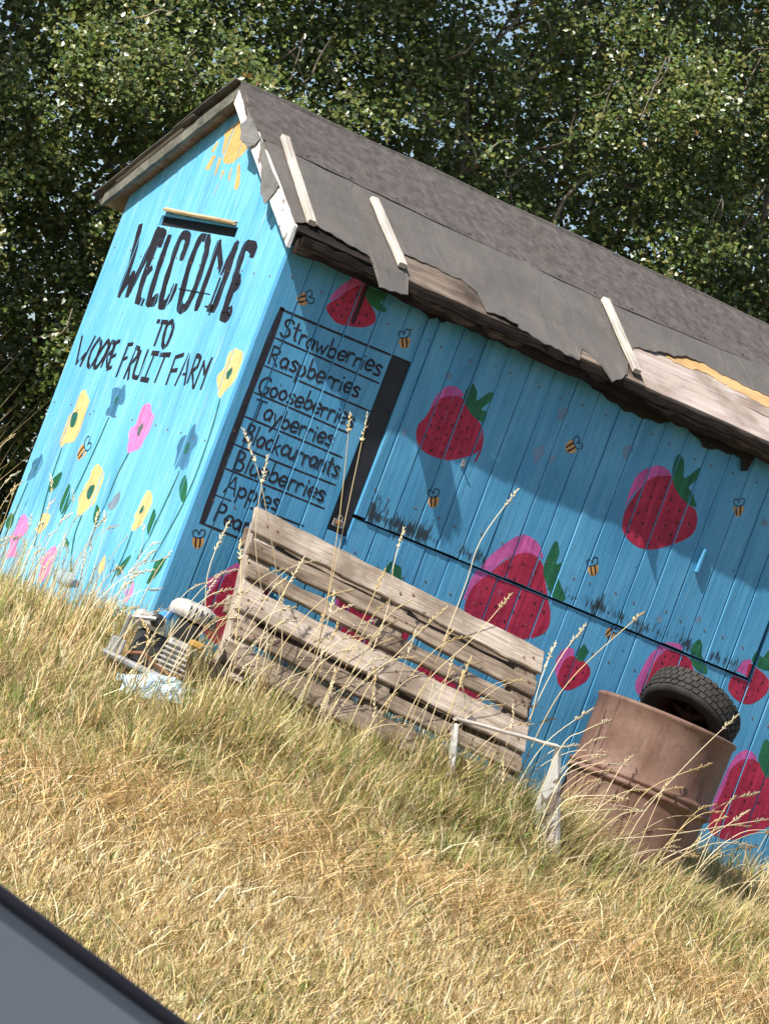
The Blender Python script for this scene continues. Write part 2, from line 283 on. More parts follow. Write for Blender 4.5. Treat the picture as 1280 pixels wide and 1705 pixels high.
# ------------------------------------------------------------------ painted pictures, in metres on the end wall (g: y, z) and the front wall (f: x, z)
ART = [
 ('painted_letter', 'g', 'black letter W of the word WELCOME', [
  ('s', 'ink', 0.044, [(1.282, 1.592), (1.239, 1.43), (1.238, 1.298)]),
  ('s', 'ink', 0.044, [(1.238, 1.298), (1.187, 1.392)]),
  ('s', 'ink', 0.044, [(1.187, 1.392), (1.166, 1.305)]),
  ('s', 'ink', 0.044, [(1.166, 1.305), (1.132, 1.452), (1.112, 1.592)]),
 ]),
 ('painted_letter', 'g', 'black letter E of the word WELCOME', [
  ('s', 'ink', 0.044, [(1.086, 1.584), (1.083, 1.417), (1.06, 1.289)]),
  ('s', 'ink', 0.044, [(1.06, 1.289), (1.014, 1.285)]),
  ('s', 'ink', 0.044, [(1.071, 1.402), (1.045, 1.427)]),
  ('s', 'ink', 0.044, [(1.098, 1.579), (1.05, 1.577), (1.041, 1.532)]),
 ]),
 ('painted_letter', 'g', 'black letter L of the word WELCOME', [
  ('s', 'ink', 0.044, [(0.997, 1.567), (0.986, 1.426), (0.967, 1.291)]),
  ('s', 'ink', 0.044, [(0.967, 1.291), (0.91, 1.296), (0.919, 1.318)]),
 ]),
 ('painted_letter', 'g', 'black letter C of the word WELCOME', [
  ('s', 'ink', 0.044, [(0.818, 1.492), (0.82, 1.544), (0.836, 1.582), (0.884, 1.588), (0.9, 1.531), (0.878, 1.383), (0.853, 1.301), (0.818, 1.292), (0.79, 1.333), (0.79, 1.375)]),
 ]),
 ('painted_letter', 'g', 'black letter O of the word WELCOME', [
  ('s', 'ink', 0.044, [(0.684, 1.597), (0.73, 1.581), (0.735, 1.467), (0.696, 1.316), (0.658, 1.289), (0.623, 1.317), (0.614, 1.407), (0.631, 1.521), (0.657, 1.58), (0.684, 1.597)]),
 ]),
 ('painted_letter', 'g', 'black letter M of the word WELCOME', [
  ('s', 'ink', 0.044, [(0.538, 1.302), (0.546, 1.413), (0.559, 1.579)]),
  ('s', 'ink', 0.044, [(0.559, 1.579), (0.45, 1.467)]),
  ('s', 'ink', 0.044, [(0.45, 1.467), (0.412, 1.591)]),
  ('s', 'ink', 0.044, [(0.417, 1.584), (0.403, 1.464), (0.399, 1.309)]),
 ]),
 ('painted_letter', 'g', 'black letter E of the word WELCOME', [
  ('s', 'ink', 0.05059999999999999, [(0.251, 1.555), (0.258, 1.581), (0.333, 1.583), (0.329, 1.503), (0.311, 1.397), (0.3, 1.29)]),
  ('s', 'ink', 0.044, [(0.3, 1.29), (0.258, 1.294), (0.266, 1.325)]),
  ('s', 'ink', 0.044, [(0.315, 1.41), (0.278, 1.42), (0.295, 1.455)]),
 ]),
 ('painted_letter', 'g', 'black letter T of the word TO', [
  ('s', 'ink', 0.0288, [(0.82, 1.22), (0.744, 1.224)]),
  ('s', 'ink', 0.024, [(0.776, 1.222), (0.773, 1.125)]),
 ]),
 ('painted_letter', 'g', 'black letter O of the word TO', [
  ('s', 'ink', 0.024, [(0.703, 1.232), (0.732, 1.21), (0.716, 1.147), (0.691, 1.124), (0.668, 1.145), (0.67, 1.203), (0.703, 1.232)]),
 ]),
 ('painted_letter', 'g', 'black letter W of the farm name', [
  ('s', 'ink', 0.021, [(1.421, 1.093), (1.382, 0.979)]),
  ('s', 'ink', 0.021, [(1.382, 0.979), (1.338, 1.026)]),
  ('s', 'ink', 0.021, [(1.338, 1.026), (1.341, 0.976)]),
  ('s', 'ink', 0.021, [(1.341, 0.976), (1.309, 1.104)]),
 ]),
 ('painted_letter', 'g', 'black letter first O of WOORE', [
  ('s', 'ink', 0.021, [(1.265, 1.101), (1.293, 1.047), (1.284, 0.995), (1.254, 0.978), (1.23, 1.015), (1.23, 1.076), (1.265, 1.101)]),
 ]),
 ('painted_letter', 'g', 'black letter second O of WOORE', [
  ('s', 'ink', 0.021, [(1.183, 1.103), (1.218, 1.044), (1.222, 0.993), (1.197, 0.982), (1.17, 1.021), (1.16, 1.077), (1.183, 1.103)]),
 ]),
 ('painted_letter', 'g', 'black letter R of the farm name', [
  ('s', 'ink', 0.021, [(1.146, 1.101), (1.156, 0.99)]),
  ('s', 'ink', 0.021, [(1.146, 1.101), (1.113, 1.093), (1.113, 1.06), (1.144, 1.04)]),
  ('s', 'ink', 0.021, [(1.142, 1.041), (1.106, 0.995)]),
 ]),
 ('painted_letter', 'g', 'black letter E of the farm name', [
  ('s', 'ink', 0.021, [(1.078, 1.108), (1.106, 1.088), (1.093, 0.986)]),
  ('s', 'ink', 0.0252, [(1.093, 0.985), (1.066, 0.996)]),
  ('s', 'ink', 0.0252, [(1.094, 1.037), (1.07, 1.049)]),
 ]),
 ('painted_letter', 'g', 'black letter F of the farm name', [
  ('s', 'ink', 0.0252, [(0.961, 1.108), (0.996, 1.102)]),
  ('s', 'ink', 0.021, [(0.996, 1.102), (0.995, 0.967)]),
  ('s', 'ink', 0.021, [(0.997, 1.036), (0.965, 1.049)]),
 ]),
 ('painted_letter', 'g', 'black letter R of the farm name', [
  ('s', 'ink', 0.021, [(0.914, 1.097), (0.925, 0.967)]),
  ('s', 'ink', 0.021, [(0.92, 1.098), (0.886, 1.092), (0.883, 1.059), (0.914, 1.025)]),
  ('s', 'ink', 0.021, [(0.914, 1.025), (0.884, 0.966)]),
 ]),
 ('painted_letter', 'g', 'black letter U of FRUIT', [
  ('s', 'ink', 0.021, [(0.866, 1.086), (0.855, 0.991), (0.824, 0.978), (0.8, 0.992), (0.809, 1.096)]),
 ]),
 ('painted_letter', 'g', 'black letter I of FRUIT', [
  ('s', 'ink', 0.021, [(0.745, 1.093), (0.749, 0.978)]),
  ('s', 'ink', 0.0294, [(0.766, 1.09), (0.718, 1.092)]),
  ('s', 'ink', 0.0294, [(0.774, 0.977), (0.718, 0.978)]),
 ]),
 ('painted_letter', 'g', 'black letter T of the farm name', [
  ('s', 'ink', 0.0294, [(0.69, 1.09), (0.616, 1.097)]),
  ('s', 'ink', 0.021, [(0.649, 1.092), (0.652, 0.979)]),
 ]),
 ('painted_letter', 'g', 'black letter F of the farm name', [
  ('s', 'ink', 0.0252, [(0.504, 1.108), (0.564, 1.091)]),
  ('s', 'ink', 0.021, [(0.559, 1.093), (0.551, 0.982)]),
  ('s', 'ink', 0.0252, [(0.551, 1.036), (0.509, 1.043)]),
 ]),
 ('painted_letter', 'g', 'black letter A of the farm name', [
  ('s', 'ink', 0.021, [(0.475, 0.984), (0.457, 1.115)]),
  ('s', 'ink', 0.021, [(0.457, 1.115), (0.404, 0.995)]),
  ('s', 'ink', 0.016800000000000002, [(0.47, 1.031), (0.421, 1.036)]),
 ]),
 ('painted_letter', 'g', 'black letter R of the farm name', [
  ('s', 'ink', 0.021, [(0.396, 1.117), (0.387, 1.006)]),
  ('s', 'ink', 0.021, [(0.397, 1.118), (0.36, 1.112), (0.353, 1.079), (0.382, 1.053)]),
  ('s', 'ink', 0.021, [(0.382, 1.053), (0.322, 0.99)]),
 ]),
 ('painted_letter', 'g', 'black letter M of the farm name', [
  ('s', 'ink', 0.021, [(0.315, 0.989), (0.314, 1.099)]),
  ('s', 'ink', 0.021, [(0.314, 1.099), (0.274, 1.052)]),
  ('s', 'ink', 0.021, [(0.274, 1.052), (0.26, 1.118)]),
  ('s', 'ink', 0.021, [(0.26, 1.118), (0.256, 0.993)]),
 ]),
 ('painted_flower', 'g', None, [
  ('p', 'yellow', [(1.221, 0.883), (1.185, 0.864), (1.141, 0.837), (1.134, 0.786), (1.13, 0.748), (1.128, 0.703), (1.146, 0.665), (1.216, 0.647), (1.236, 0.628), (1.266, 0.647), (1.27, 0.686), (1.272, 0.731), (1.27, 0.764), (1.251, 0.792), (1.257, 0.823), (1.254, 0.863)]),
  ('p', 'stem', [(1.218, 0.786), (1.197, 0.769), (1.195, 0.724), (1.227, 0.72), (1.245, 0.747), (1.246, 0.776)]),
  ('s', 'stem', 0.012, [(1.229, 0.625), (1.211, 0.454), (1.144, 0.206)]),
 ]),
 ('painted_flower', 'g', None, [
  ('p', 'slate', [(0.942, 0.923), (0.912, 0.92), (0.895, 0.941), (0.861, 0.906), (0.845, 0.87), (0.866, 0.855), (0.885, 0.853), (0.876, 0.8), (0.927, 0.803), (0.967, 0.805), (0.967, 0.827), (0.954, 0.845), (0.98, 0.893), (0.984, 0.915)]),
  ('p', 'stem', [(0.934, 0.879), (0.904, 0.889), (0.901, 0.864), (0.918, 0.843)]),
  ('s', 'stem', 0.012, [(0.927, 0.792), (0.95, 0.596), (0.984, 0.419), (1.001, 0.321)]),
 ]),
 ('painted_flower', 'g', None, [
  ('p', 'pink', [(0.643, 0.887), (0.614, 0.884), (0.584, 0.855), (0.549, 0.844), (0.544, 0.797), (0.546, 0.766), (0.558, 0.739), (0.565, 0.707), (0.61, 0.689), (0.646, 0.675), (0.672, 0.694), (0.686, 0.724), (0.709, 0.753), (0.703, 0.779), (0.676, 0.794), (0.679, 0.832), (0.676, 0.87)]),
  ('p', 'dgrey', [(0.62, 0.809), (0.605, 0.79), (0.612, 0.748), (0.637, 0.755), (0.648, 0.785)]),
  ('s', 'stem', 0.012, [(0.646, 0.672), (0.669, 0.587), (0.676, 0.479), (0.69, 0.364), (0.681, 0.271)]),
 ]),
 ('painted_flower', 'g', None, [
  ('p', 'slate', [(0.197, 0.853), (0.173, 0.819), (0.142, 0.807), (0.129, 0.777), (0.146, 0.743), (0.137, 0.697), (0.148, 0.669), (0.178, 0.665), (0.199, 0.678), (0.223, 0.659), (0.245, 0.694), (0.253, 0.725), (0.272, 0.749), (0.263, 0.787), (0.224, 0.807), (0.218, 0.835)]),
  ('p', 'stem', [(0.2, 0.776), (0.181, 0.773), (0.172, 0.734), (0.199, 0.726), (0.211, 0.756)]),
  ('s', 'stem', 0.012, [(0.182, 0.657), (0.189, 0.553)]),
  ('s', 'stem', 0.012, [(0.18, 0.643), (0.225, 0.366), (0.249, 0.282)]),
 ]),
 ('painted_flower', 'g', None, [
  ('p', 'yellow', [(0.11, 1.177), (0.076, 1.174), (0.039, 1.169), (0.016, 1.131), (0.016, 1.081), (0.014, 1.062), (0.033, 1.029), (0.063, 1.001), (0.08, 0.974), (0.111, 0.989), (0.129, 1.012), (0.161, 1.04), (0.164, 1.065), (0.141, 1.086), (0.137, 1.105), (0.145, 1.148)]),
  ('p', 'stem', [(0.074, 1.106), (0.062, 1.082), (0.069, 1.05), (0.091, 1.054), (0.103, 1.078)]),
  ('s', 'stem', 0.012, [(0.075, 0.968), (0.05, 0.839), (0.041, 0.665), (0.06, 0.506), (0.131, 0.295)]),
 ]),
 ('painted_flower', 'g', None, [
  ('p', 'yellow', [(0.864, 0.601), (0.821, 0.59), (0.786, 0.572), (0.772, 0.53), (0.776, 0.485), (0.772, 0.447), (0.811, 0.411), (0.85, 0.383), (0.888, 0.388), (0.9, 0.418), (0.923, 0.447), (0.917, 0.473), (0.911, 0.499), (0.891, 0.534), (0.896, 0.565), (0.884, 0.592)]),
  ('p', 'stem', [(0.829, 0.516), (0.815, 0.499), (0.821, 0.457), (0.848, 0.456), (0.867, 0.479), (0.861, 0.506)]),
  ('s', 'stem', 0.012, [(0.836, 0.383), (0.828, 0.282), (0.748, 0.135)]),
 ]),
 ('painted_flower', 'g', None, [
  ('p', 'yellow', [(0.375, 0.553), (0.326, 0.541), (0.301, 0.51), (0.304, 0.472), (0.311, 0.44), (0.324, 0.408), (0.376, 0.382), (0.395, 0.398), (0.389, 0.424), (0.408, 0.446), (0.397, 0.466), (0.397, 0.491), (0.39, 0.523)]),
  ('p', 'stem', [(0.362, 0.496), (0.35, 0.472), (0.364, 0.449), (0.381, 0.462), (0.377, 0.481)]),
  ('s', 'stem', 0.012, [(0.377, 0.376), (0.373, 0.289), (0.39, 0.163)]),
 ]),
 ('painted_flower', 'g', None, [
  ('p', 'slate', [(1.385, 0.584), (1.351, 0.553), (1.352, 0.52), (1.366, 0.486), (1.421, 0.456), (1.43, 0.484), (1.424, 0.511), (1.437, 0.535), (1.413, 0.558), (1.392, 0.567)]),
  ('p', 'stem', [(1.393, 0.534), (1.372, 0.518), (1.396, 0.495)]),
  ('s', 'stem', 0.012, [(1.409, 0.448), (1.42, 0.31), (1.436, 0.158)]),
 ]),
 ('painted_flower', 'g', None, [
  ('p', 'pink', [(1.338, 0.324), (1.297, 0.31), (1.263, 0.279), (1.265, 0.247), (1.299, 0.219), (1.298, 0.184), (1.262, 0.15), (1.311, 0.14), (1.349, 0.125), (1.362, 0.149), (1.35, 0.177), (1.376, 0.199), (1.381, 0.231), (1.362, 0.259), (1.366, 0.298)]),
  ('p', 'dgrey', [(1.318, 0.233), (1.306, 0.218), (1.335, 0.201), (1.353, 0.215)]),
 ]),
 ('painted_flower', 'g', None, [
  ('p', 'pink', [(0.971, 0.236), (0.938, 0.222), (0.933, 0.191), (0.941, 0.158), (0.936, 0.127), (0.957, 0.085), (1.001, 0.079), (1.014, 0.103), (1.019, 0.134), (1.043, 0.162), (1.023, 0.197), (1.0, 0.219)]),
  ('p', 'dgrey', [(0.974, 0.172), (0.962, 0.158), (0.982, 0.149)]),
 ]),
 ('painted_flower', 'g', None, [
  ('p', 'yellow', [(1.166, 0.35), (1.11, 0.351), (1.099, 0.321), (1.113, 0.287), (1.149, 0.263), (1.183, 0.277), (1.182, 0.31), (1.188, 0.334)]),
  ('p', 'stem', [(1.15, 0.314), (1.128, 0.314), (1.143, 0.289)]),
 ]),
 ('painted_flower', 'g', None, [
  ('p', 'greyp', [(0.599, 0.518), (0.578, 0.492), (0.587, 0.453), (0.626, 0.435), (0.657, 0.456), (0.636, 0.472), (0.631, 0.491)]),
 ]),
 ('painted_flower', 'g', None, [
  ('p', 'yellow', [(0.519, 0.262), (0.496, 0.234), (0.488, 0.192), (0.519, 0.181), (0.539, 0.222)]),
 ]),
 ('painted_flower', 'g', None, [
  ('p', 'pink', [(0.212, 0.195), (0.186, 0.156), (0.202, 0.11), (0.226, 0.107), (0.245, 0.147)]),
 ]),
 ('painted_leaf', 'g', None, [
  ('p', 'leaf', [(1.155, 0.532), (1.136, 0.509), (1.145, 0.469), (1.183, 0.438), (1.217, 0.453), (1.217, 0.479), (1.196, 0.504)]),
 ]),
 ('painted_leaf', 'g', None, [
  ('p', 'leaf', [(1.047, 0.494), (1.012, 0.461), (0.995, 0.399), (1.015, 0.364), (1.052, 0.391), (1.06, 0.435)]),
 ]),
 ('painted_leaf', 'g', None, [
  ('p', 'leaf', [(0.749, 0.444), (0.701, 0.419), (0.686, 0.383), (0.694, 0.36), (0.736, 0.383), (0.749, 0.419)]),
 ]),
 ('painted_leaf', 'g', None, [
  ('p', 'leaf', [(0.265, 0.49), (0.222, 0.452), (0.212, 0.398), (0.222, 0.378), (0.262, 0.404), (0.269, 0.446)]),
 ]),
 ('painted_leaf', 'g', None, [
  ('p', 'leaf', [(1.457, 0.311), (1.415, 0.304), (1.403, 0.273), (1.416, 0.245), (1.458, 0.252), (1.47, 0.283)]),
 ]),
 ('painted_leaf', 'g', None, [
  ('p', 'leaf', [(0.897, 0.282), (0.856, 0.265), (0.849, 0.241), (0.889, 0.254)]),
 ]),
 ('painted_leaf', 'g', None, [
  ('p', 'leaf', [(0.025, 0.326), (0.026, 0.296), (0.042, 0.251), (0.085, 0.208), (0.108, 0.204), (0.097, 0.255), (0.1, 0.291), (0.053, 0.313)]),
 ]),
 ('painted_leaf', 'g', None, [
  ('p', 'leaf', [(0.307, 0.289), (0.311, 0.261), (0.331, 0.221), (0.361, 0.192), (0.374, 0.208), (0.366, 0.247), (0.344, 0.269)]),
 ]),
 ('painted_leaf', 'g', None, [
  ('p', 'leaf', [(0.767, 0.183), (0.722, 0.145), (0.729, 0.113), (0.772, 0.132)]),
 ]),
 ('painted_leaf', 'g', None, [
  ('p', 'leaf', [(0.117, 0.647), (0.074, 0.609), (0.055, 0.568), (0.061, 0.541), (0.111, 0.569), (0.136, 0.601), (0.136, 0.636)]),
 ]),
 ('painted_sun', 'g', None, [
  ('p', 'yellow2', [(0.73, 2.106), (0.689, 2.073), (0.616, 2.017), (0.617, 1.992), (0.634, 1.96), (0.675, 1.928), (0.703, 1.911), (0.766, 1.906), (0.798, 1.93), (0.824, 1.963), (0.844, 2.013), (0.857, 2.03), (0.8, 2.076), (0.758, 2.102)]),
  ('p', 'yellow2', [(0.896, 1.989), (0.876, 1.99), (0.892, 1.944), (0.92, 1.947)]),
  ('p', 'yellow2', [(0.887, 1.934), (0.858, 1.931), (0.872, 1.869), (0.911, 1.871)]),
  ('p', 'yellow2', [(0.829, 1.927), (0.804, 1.924), (0.792, 1.859), (0.809, 1.848)]),
  ('p', 'yellow2', [(0.739, 1.878), (0.764, 1.876), (0.75, 1.832), (0.751, 1.761), (0.757, 1.801)]),
  ('p', 'yellow2', [(0.701, 1.896), (0.68, 1.882), (0.665, 1.838), (0.686, 1.836)]),
  ('p', 'yellow2', [(0.65, 1.909), (0.623, 1.901), (0.569, 1.824), (0.586, 1.805), (0.606, 1.812), (0.627, 1.865)]),
 ]),
 ('painted_strawberry', 'f', None, [
  ('p', 'berrypink', [(0.291, 1.603), (0.355, 1.603), (0.356, 1.587), (0.307, 1.568), (0.235, 1.485), (0.227, 1.504), (0.25, 1.552), (0.275, 1.583)]),
  ('p', 'red', [(0.311, 1.572), (0.337, 1.585), (0.37, 1.57), (0.397, 1.536), (0.436, 1.507), (0.448, 1.478), (0.432, 1.456), (0.402, 1.436), (0.357, 1.424), (0.298, 1.413), (0.261, 1.424), (0.227, 1.444), (0.225, 1.465), (0.249, 1.496), (0.277, 1.534)]),
  ('p', 'leaf', [(0.368, 1.602), (0.398, 1.592), (0.415, 1.598), (0.449, 1.6), (0.455, 1.58), (0.44, 1.555), (0.466, 1.546), (0.474, 1.529), (0.448, 1.522), (0.42, 1.528), (0.392, 1.534), (0.368, 1.558), (0.361, 1.589)]),
  ('d', 'seed', 0.006, [(0.317, 1.573), (0.331, 1.548), (0.277, 1.511), (0.319, 1.514), (0.266, 1.478), (0.31, 1.477), (0.258, 1.453), (0.298, 1.446), (0.402, 1.487), (0.384, 1.449)]),
  ('s', 'seed', 0.02, [(0.356, 1.6), (0.356, 1.542), (0.356, 1.441)]),
 ]),
 ('painted_strawberry', 'f', None, [
  ('p', 'berrypink', [(0.834, 1.333), (0.865, 1.364), (0.908, 1.367), (0.939, 1.347), (0.884, 1.321), (0.846, 1.275), (0.817, 1.239), (0.817, 1.289)]),
  ('p', 'red', [(0.875, 1.325), (0.928, 1.34), (0.966, 1.319), (1.008, 1.291), (1.052, 1.276), (1.087, 1.238), (1.097, 1.191), (1.077, 1.152), (1.032, 1.12), (0.979, 1.09), (0.924, 1.081), (0.865, 1.081), (0.819, 1.102), (0.795, 1.137), (0.791, 1.173), (0.808, 1.211), (0.819, 1.252), (0.842, 1.299)]),
  ('p', 'leaf', [(0.956, 1.41), (0.989, 1.385), (1.003, 1.352), (1.041, 1.401), (1.069, 1.405), (1.074, 1.385), (1.053, 1.358), (1.037, 1.327), (1.074, 1.328), (1.096, 1.311), (1.096, 1.295), (1.057, 1.281), (1.008, 1.291), (0.968, 1.314), (0.941, 1.342), (0.944, 1.387)]),
  ('d', 'seed', 0.006, [(0.922, 1.303), (0.888, 1.279), (0.918, 1.269), (0.85, 1.273), (0.845, 1.231), (0.883, 1.232), (0.963, 1.268), (0.847, 1.188), (0.886, 1.192), (0.935, 1.223), (0.97, 1.23), (1.006, 1.237), (0.842, 1.142), (0.892, 1.147), (0.928, 1.18), (0.975, 1.178), (1.019, 1.195), (1.065, 1.205), (0.931, 1.143), (0.968, 1.135), (0.89, 1.099), (0.934, 1.105), (1.018, 1.137)]),
  ('s', 'red', 0.008, [(1.096, 1.197), (1.097, 1.16), (1.092, 1.129)]),
 ]),
 ('painted_strawberry', 'f', None, [
  ('p', 'berrypink', [(1.423, 0.933), (1.504, 0.923), (1.549, 0.874), (1.482, 0.87), (1.384, 0.816), (1.342, 0.737), (1.296, 0.67), (1.275, 0.599), (1.262, 0.645), (1.277, 0.714), (1.305, 0.788), (1.359, 0.872)]),
  ('p', 'red', [(1.466, 0.871), (1.547, 0.861), (1.585, 0.81), (1.629, 0.747), (1.675, 0.685), (1.69, 0.626), (1.658, 0.576), (1.557, 0.529), (1.423, 0.521), (1.313, 0.548), (1.284, 0.589), (1.296, 0.67), (1.342, 0.737), (1.386, 0.81)]),
  ('p', 'leaf', [(1.579, 0.962), (1.612, 0.922), (1.619, 0.873), (1.673, 0.924), (1.698, 0.92), (1.669, 0.865), (1.636, 0.834), (1.699, 0.797), (1.712, 0.75), (1.66, 0.745), (1.614, 0.781), (1.569, 0.83), (1.566, 0.906)]),
  ('d', 'seed', 0.006, [(1.425, 0.792), (1.473, 0.822), (1.541, 0.807), (1.392, 0.729), (1.458, 0.752), (1.534, 0.753), (1.597, 0.749), (1.354, 0.677), (1.43, 0.678), (1.514, 0.694), (1.59, 0.695), (1.352, 0.612), (1.423, 0.624), (1.512, 0.629), (1.597, 0.646), (1.645, 0.675), (1.487, 0.582), (1.574, 0.593)]),
 ]),
 ('painted_strawberry', 'f', None, [
  ('p', 'berrypink', [(1.888, 1.396), (1.945, 1.408), (1.987, 1.383), (1.914, 1.36), (1.869, 1.301), (1.835, 1.238), (1.83, 1.193), (1.822, 1.267), (1.831, 1.339)]),
  ('p', 'red', [(1.94, 1.372), (1.997, 1.384), (2.039, 1.337), (2.104, 1.308), (2.15, 1.299), (2.179, 1.258), (2.181, 1.207), (2.141, 1.158), (2.07, 1.107), (2.02, 1.079), (1.954, 1.066), (1.884, 1.084), (1.849, 1.115), (1.835, 1.169), (1.842, 1.223), (1.869, 1.301), (1.9, 1.347)]),
  ('p', 'leaf', [(1.986, 1.483), (2.021, 1.459), (2.047, 1.4), (2.097, 1.463), (2.115, 1.45), (2.107, 1.417), (2.083, 1.378), (2.1, 1.363), (2.144, 1.348), (2.157, 1.319), (2.126, 1.306), (2.067, 1.321), (2.008, 1.36), (1.98, 1.41), (1.974, 1.459)]),
  ('d', 'seed', 0.006, [(1.976, 1.333), (1.925, 1.332), (1.882, 1.261), (1.927, 1.275), (1.975, 1.288), (2.025, 1.299), (1.854, 1.219), (1.931, 1.221), (1.981, 1.23), (2.032, 1.248), (2.08, 1.27), (1.897, 1.192), (1.881, 1.147), (1.936, 1.163), (1.989, 1.173), (2.042, 1.192), (2.091, 1.222), (2.148, 1.234), (1.883, 1.109), (1.927, 1.103), (2.032, 1.132), (2.081, 1.163), (1.995, 1.089)]),
 ]),
 ('painted_strawberry', 'f', None, [
  ('p', 'berrypink', [(1.799, 0.573), (1.842, 0.581), (1.851, 0.526), (1.831, 0.467), (1.804, 0.458), (1.779, 0.514)]),
  ('p', 'red', [(1.838, 0.554), (1.9, 0.555), (1.949, 0.533), (1.949, 0.481), (1.883, 0.42), (1.832, 0.428), (1.81, 0.46), (1.815, 0.52)]),
  ('p', 'leaf', [(1.879, 0.62), (1.912, 0.598), (1.902, 0.55), (1.873, 0.546), (1.858, 0.58)]),
  ('d', 'seed', 0.006, [(1.842, 0.51), (1.885, 0.518), (1.92, 0.51), (1.844, 0.471), (1.89, 0.474), (1.873, 0.442)]),
 ]),
 ('painted_strawberry', 'f', None, [
  ('p', 'berrypink', [(2.205, 0.701), (2.232, 0.723), (2.238, 0.694), (2.23, 0.661), (2.213, 0.618), (2.215, 0.563), (2.221, 0.516), (2.199, 0.515), (2.176, 0.55), (2.182, 0.62), (2.191, 0.666)]),
  ('p', 'berrypink', [(2.213, 0.732), (2.242, 0.751), (2.309, 0.767), (2.328, 0.743), (2.267, 0.727), (2.227, 0.702)]),
  ('p', 'red', [(2.256, 0.719), (2.295, 0.732), (2.354, 0.734), (2.401, 0.713), (2.442, 0.64), (2.412, 0.556), (2.309, 0.503), (2.229, 0.498), (2.214, 0.532), (2.215, 0.612), (2.236, 0.681)]),
  ('p', 'leaf', [(2.392, 0.817), (2.415, 0.798), (2.429, 0.759), (2.466, 0.735), (2.49, 0.699), (2.464, 0.691), (2.413, 0.704), (2.377, 0.741), (2.37, 0.782)]),
  ('d', 'seed', 0.006, [(2.266, 0.697), (2.305, 0.711), (2.349, 0.713), (2.38, 0.693), (2.265, 0.666)]),
 ]),
 ('painted_strawberry', 'f', None, [
  ('p', 'berrypink', [(2.631, 0.806), (2.666, 0.821), (2.678, 0.794), (2.671, 0.751), (2.616, 0.755)]),
  ('p', 'red', [(2.663, 0.802), (2.719, 0.796), (2.783, 0.774), (2.803, 0.73), (2.784, 0.687), (2.741, 0.647), (2.683, 0.641), (2.629, 0.66), (2.61, 0.684), (2.613, 0.729), (2.652, 0.742), (2.67, 0.754)]),
  ('p', 'leaf', [(2.681, 0.864), (2.72, 0.846), (2.738, 0.889), (2.776, 0.89), (2.786, 0.818), (2.733, 0.8), (2.69, 0.811), (2.669, 0.822)]),
  ('d', 'seed', 0.006, [(2.649, 0.716), (2.685, 0.703), (2.706, 0.741), (2.756, 0.715), (2.662, 0.671), (2.715, 0.67), (2.764, 0.749)]),
 ]),
 ('painted_strawberry', 'f', None, [
  ('p', 'berrypink', [(2.793, 0.461), (2.832, 0.468), (2.871, 0.446), (2.809, 0.426), (2.778, 0.369), (2.768, 0.297), (2.764, 0.198), (2.753, 0.16), (2.74, 0.127), (2.741, 0.248), (2.756, 0.403)]),
  ('p', 'red', [(2.82, 0.432), (2.873, 0.441), (2.92, 0.416), (2.981, 0.39), (3.022, 0.363), (3.073, 0.252), (3.047, 0.209), (2.976, 0.151), (2.894, 0.099), (2.843, 0.086), (2.791, 0.092), (2.761, 0.111), (2.753, 0.16), (2.759, 0.225), (2.765, 0.29), (2.766, 0.365), (2.789, 0.408)]),
  ('p', 'leaf', [(2.873, 0.533), (2.901, 0.531), (2.963, 0.494), (2.988, 0.421), (2.952, 0.392), (2.924, 0.406), (2.892, 0.43), (2.873, 0.464)]),
  ('d', 'seed', 0.006, [(2.805, 0.393), (2.875, 0.401), (2.823, 0.325), (2.887, 0.344), (2.942, 0.36), (2.777, 0.309), (2.885, 0.266), (2.953, 0.281), (2.841, 0.2), (2.89, 0.207), (2.785, 0.198), (2.787, 0.257), (2.876, 0.154), (2.941, 0.18), (3.0, 0.24)]),
 ]),
 ('painted_strawberry', 'f', None, [
  ('p', 'red', [(3.065, -0.046), (3.093, -0.014), (3.154, 0.011), (3.207, 0.004), (3.244, -0.077), (3.069, -0.131)]),
  ('p', 'leaf', [(3.072, 0.017), (3.125, 0.037), (3.179, 0.019), (3.117, -0.003)]),
  ('d', 'seed', 0.006, [(3.105, -0.039), (3.147, -0.038), (3.106, -0.073)]),
 ]),
 ('painted_strawberry', 'f', None, [
  ('p', 'berrypink', [(0.156, 0.297), (0.264, 0.41), (0.283, 0.379), (0.206, 0.215)]),
  ('p', 'red', [(0.203, 0.289), (0.278, 0.39), (0.387, 0.39), (0.447, 0.286), (0.431, 0.156), (0.321, 0.08), (0.211, 0.105), (0.178, 0.181)]),
  ('p', 'leaf', [(0.247, 0.416), (0.312, 0.464), (0.353, 0.403), (0.295, 0.371)]),
  ('d', 'seed', 0.006, [(0.275, 0.252), (0.344, 0.226), (0.288, 0.156)]),
 ]),
 ('painted_strawberry', 'f', None, [
  ('p', 'berrypink', [(0.713, 0.441), (0.77, 0.512), (0.831, 0.508), (0.788, 0.404), (0.748, 0.327)]),
  ('p', 'red', [(0.751, 0.455), (0.891, 0.503), (1.064, 0.449), (1.09, 0.356), (1.014, 0.292), (0.875, 0.27), (0.765, 0.321)]),
  ('p', 'leaf', [(0.894, 0.631), (0.95, 0.626), (0.989, 0.537), (0.922, 0.501), (0.872, 0.56)]),
  ('d', 'seed', 0.006, [(0.848, 0.4), (0.944, 0.382)]),
 ]),
 ('painted_strawberry', 'f', None, [
  ('p', 'red', [(1.184, 0.312), (1.35, 0.343), (1.495, 0.289), (1.518, 0.168), (1.401, 0.091), (1.236, 0.125)]),
  ('d', 'seed', 0.006, [(1.301, 0.249)]),
 ]),
 ('painted_bee', 'f', None, [
  ('b', 75, 1.0, (0.122, 1.451)),
 ]),
 ('painted_bee', 'f', None, [
  ('b', -8, 1.0, (0.599, 1.461)),
 ]),
 ('painted_bee', 'f', None, [
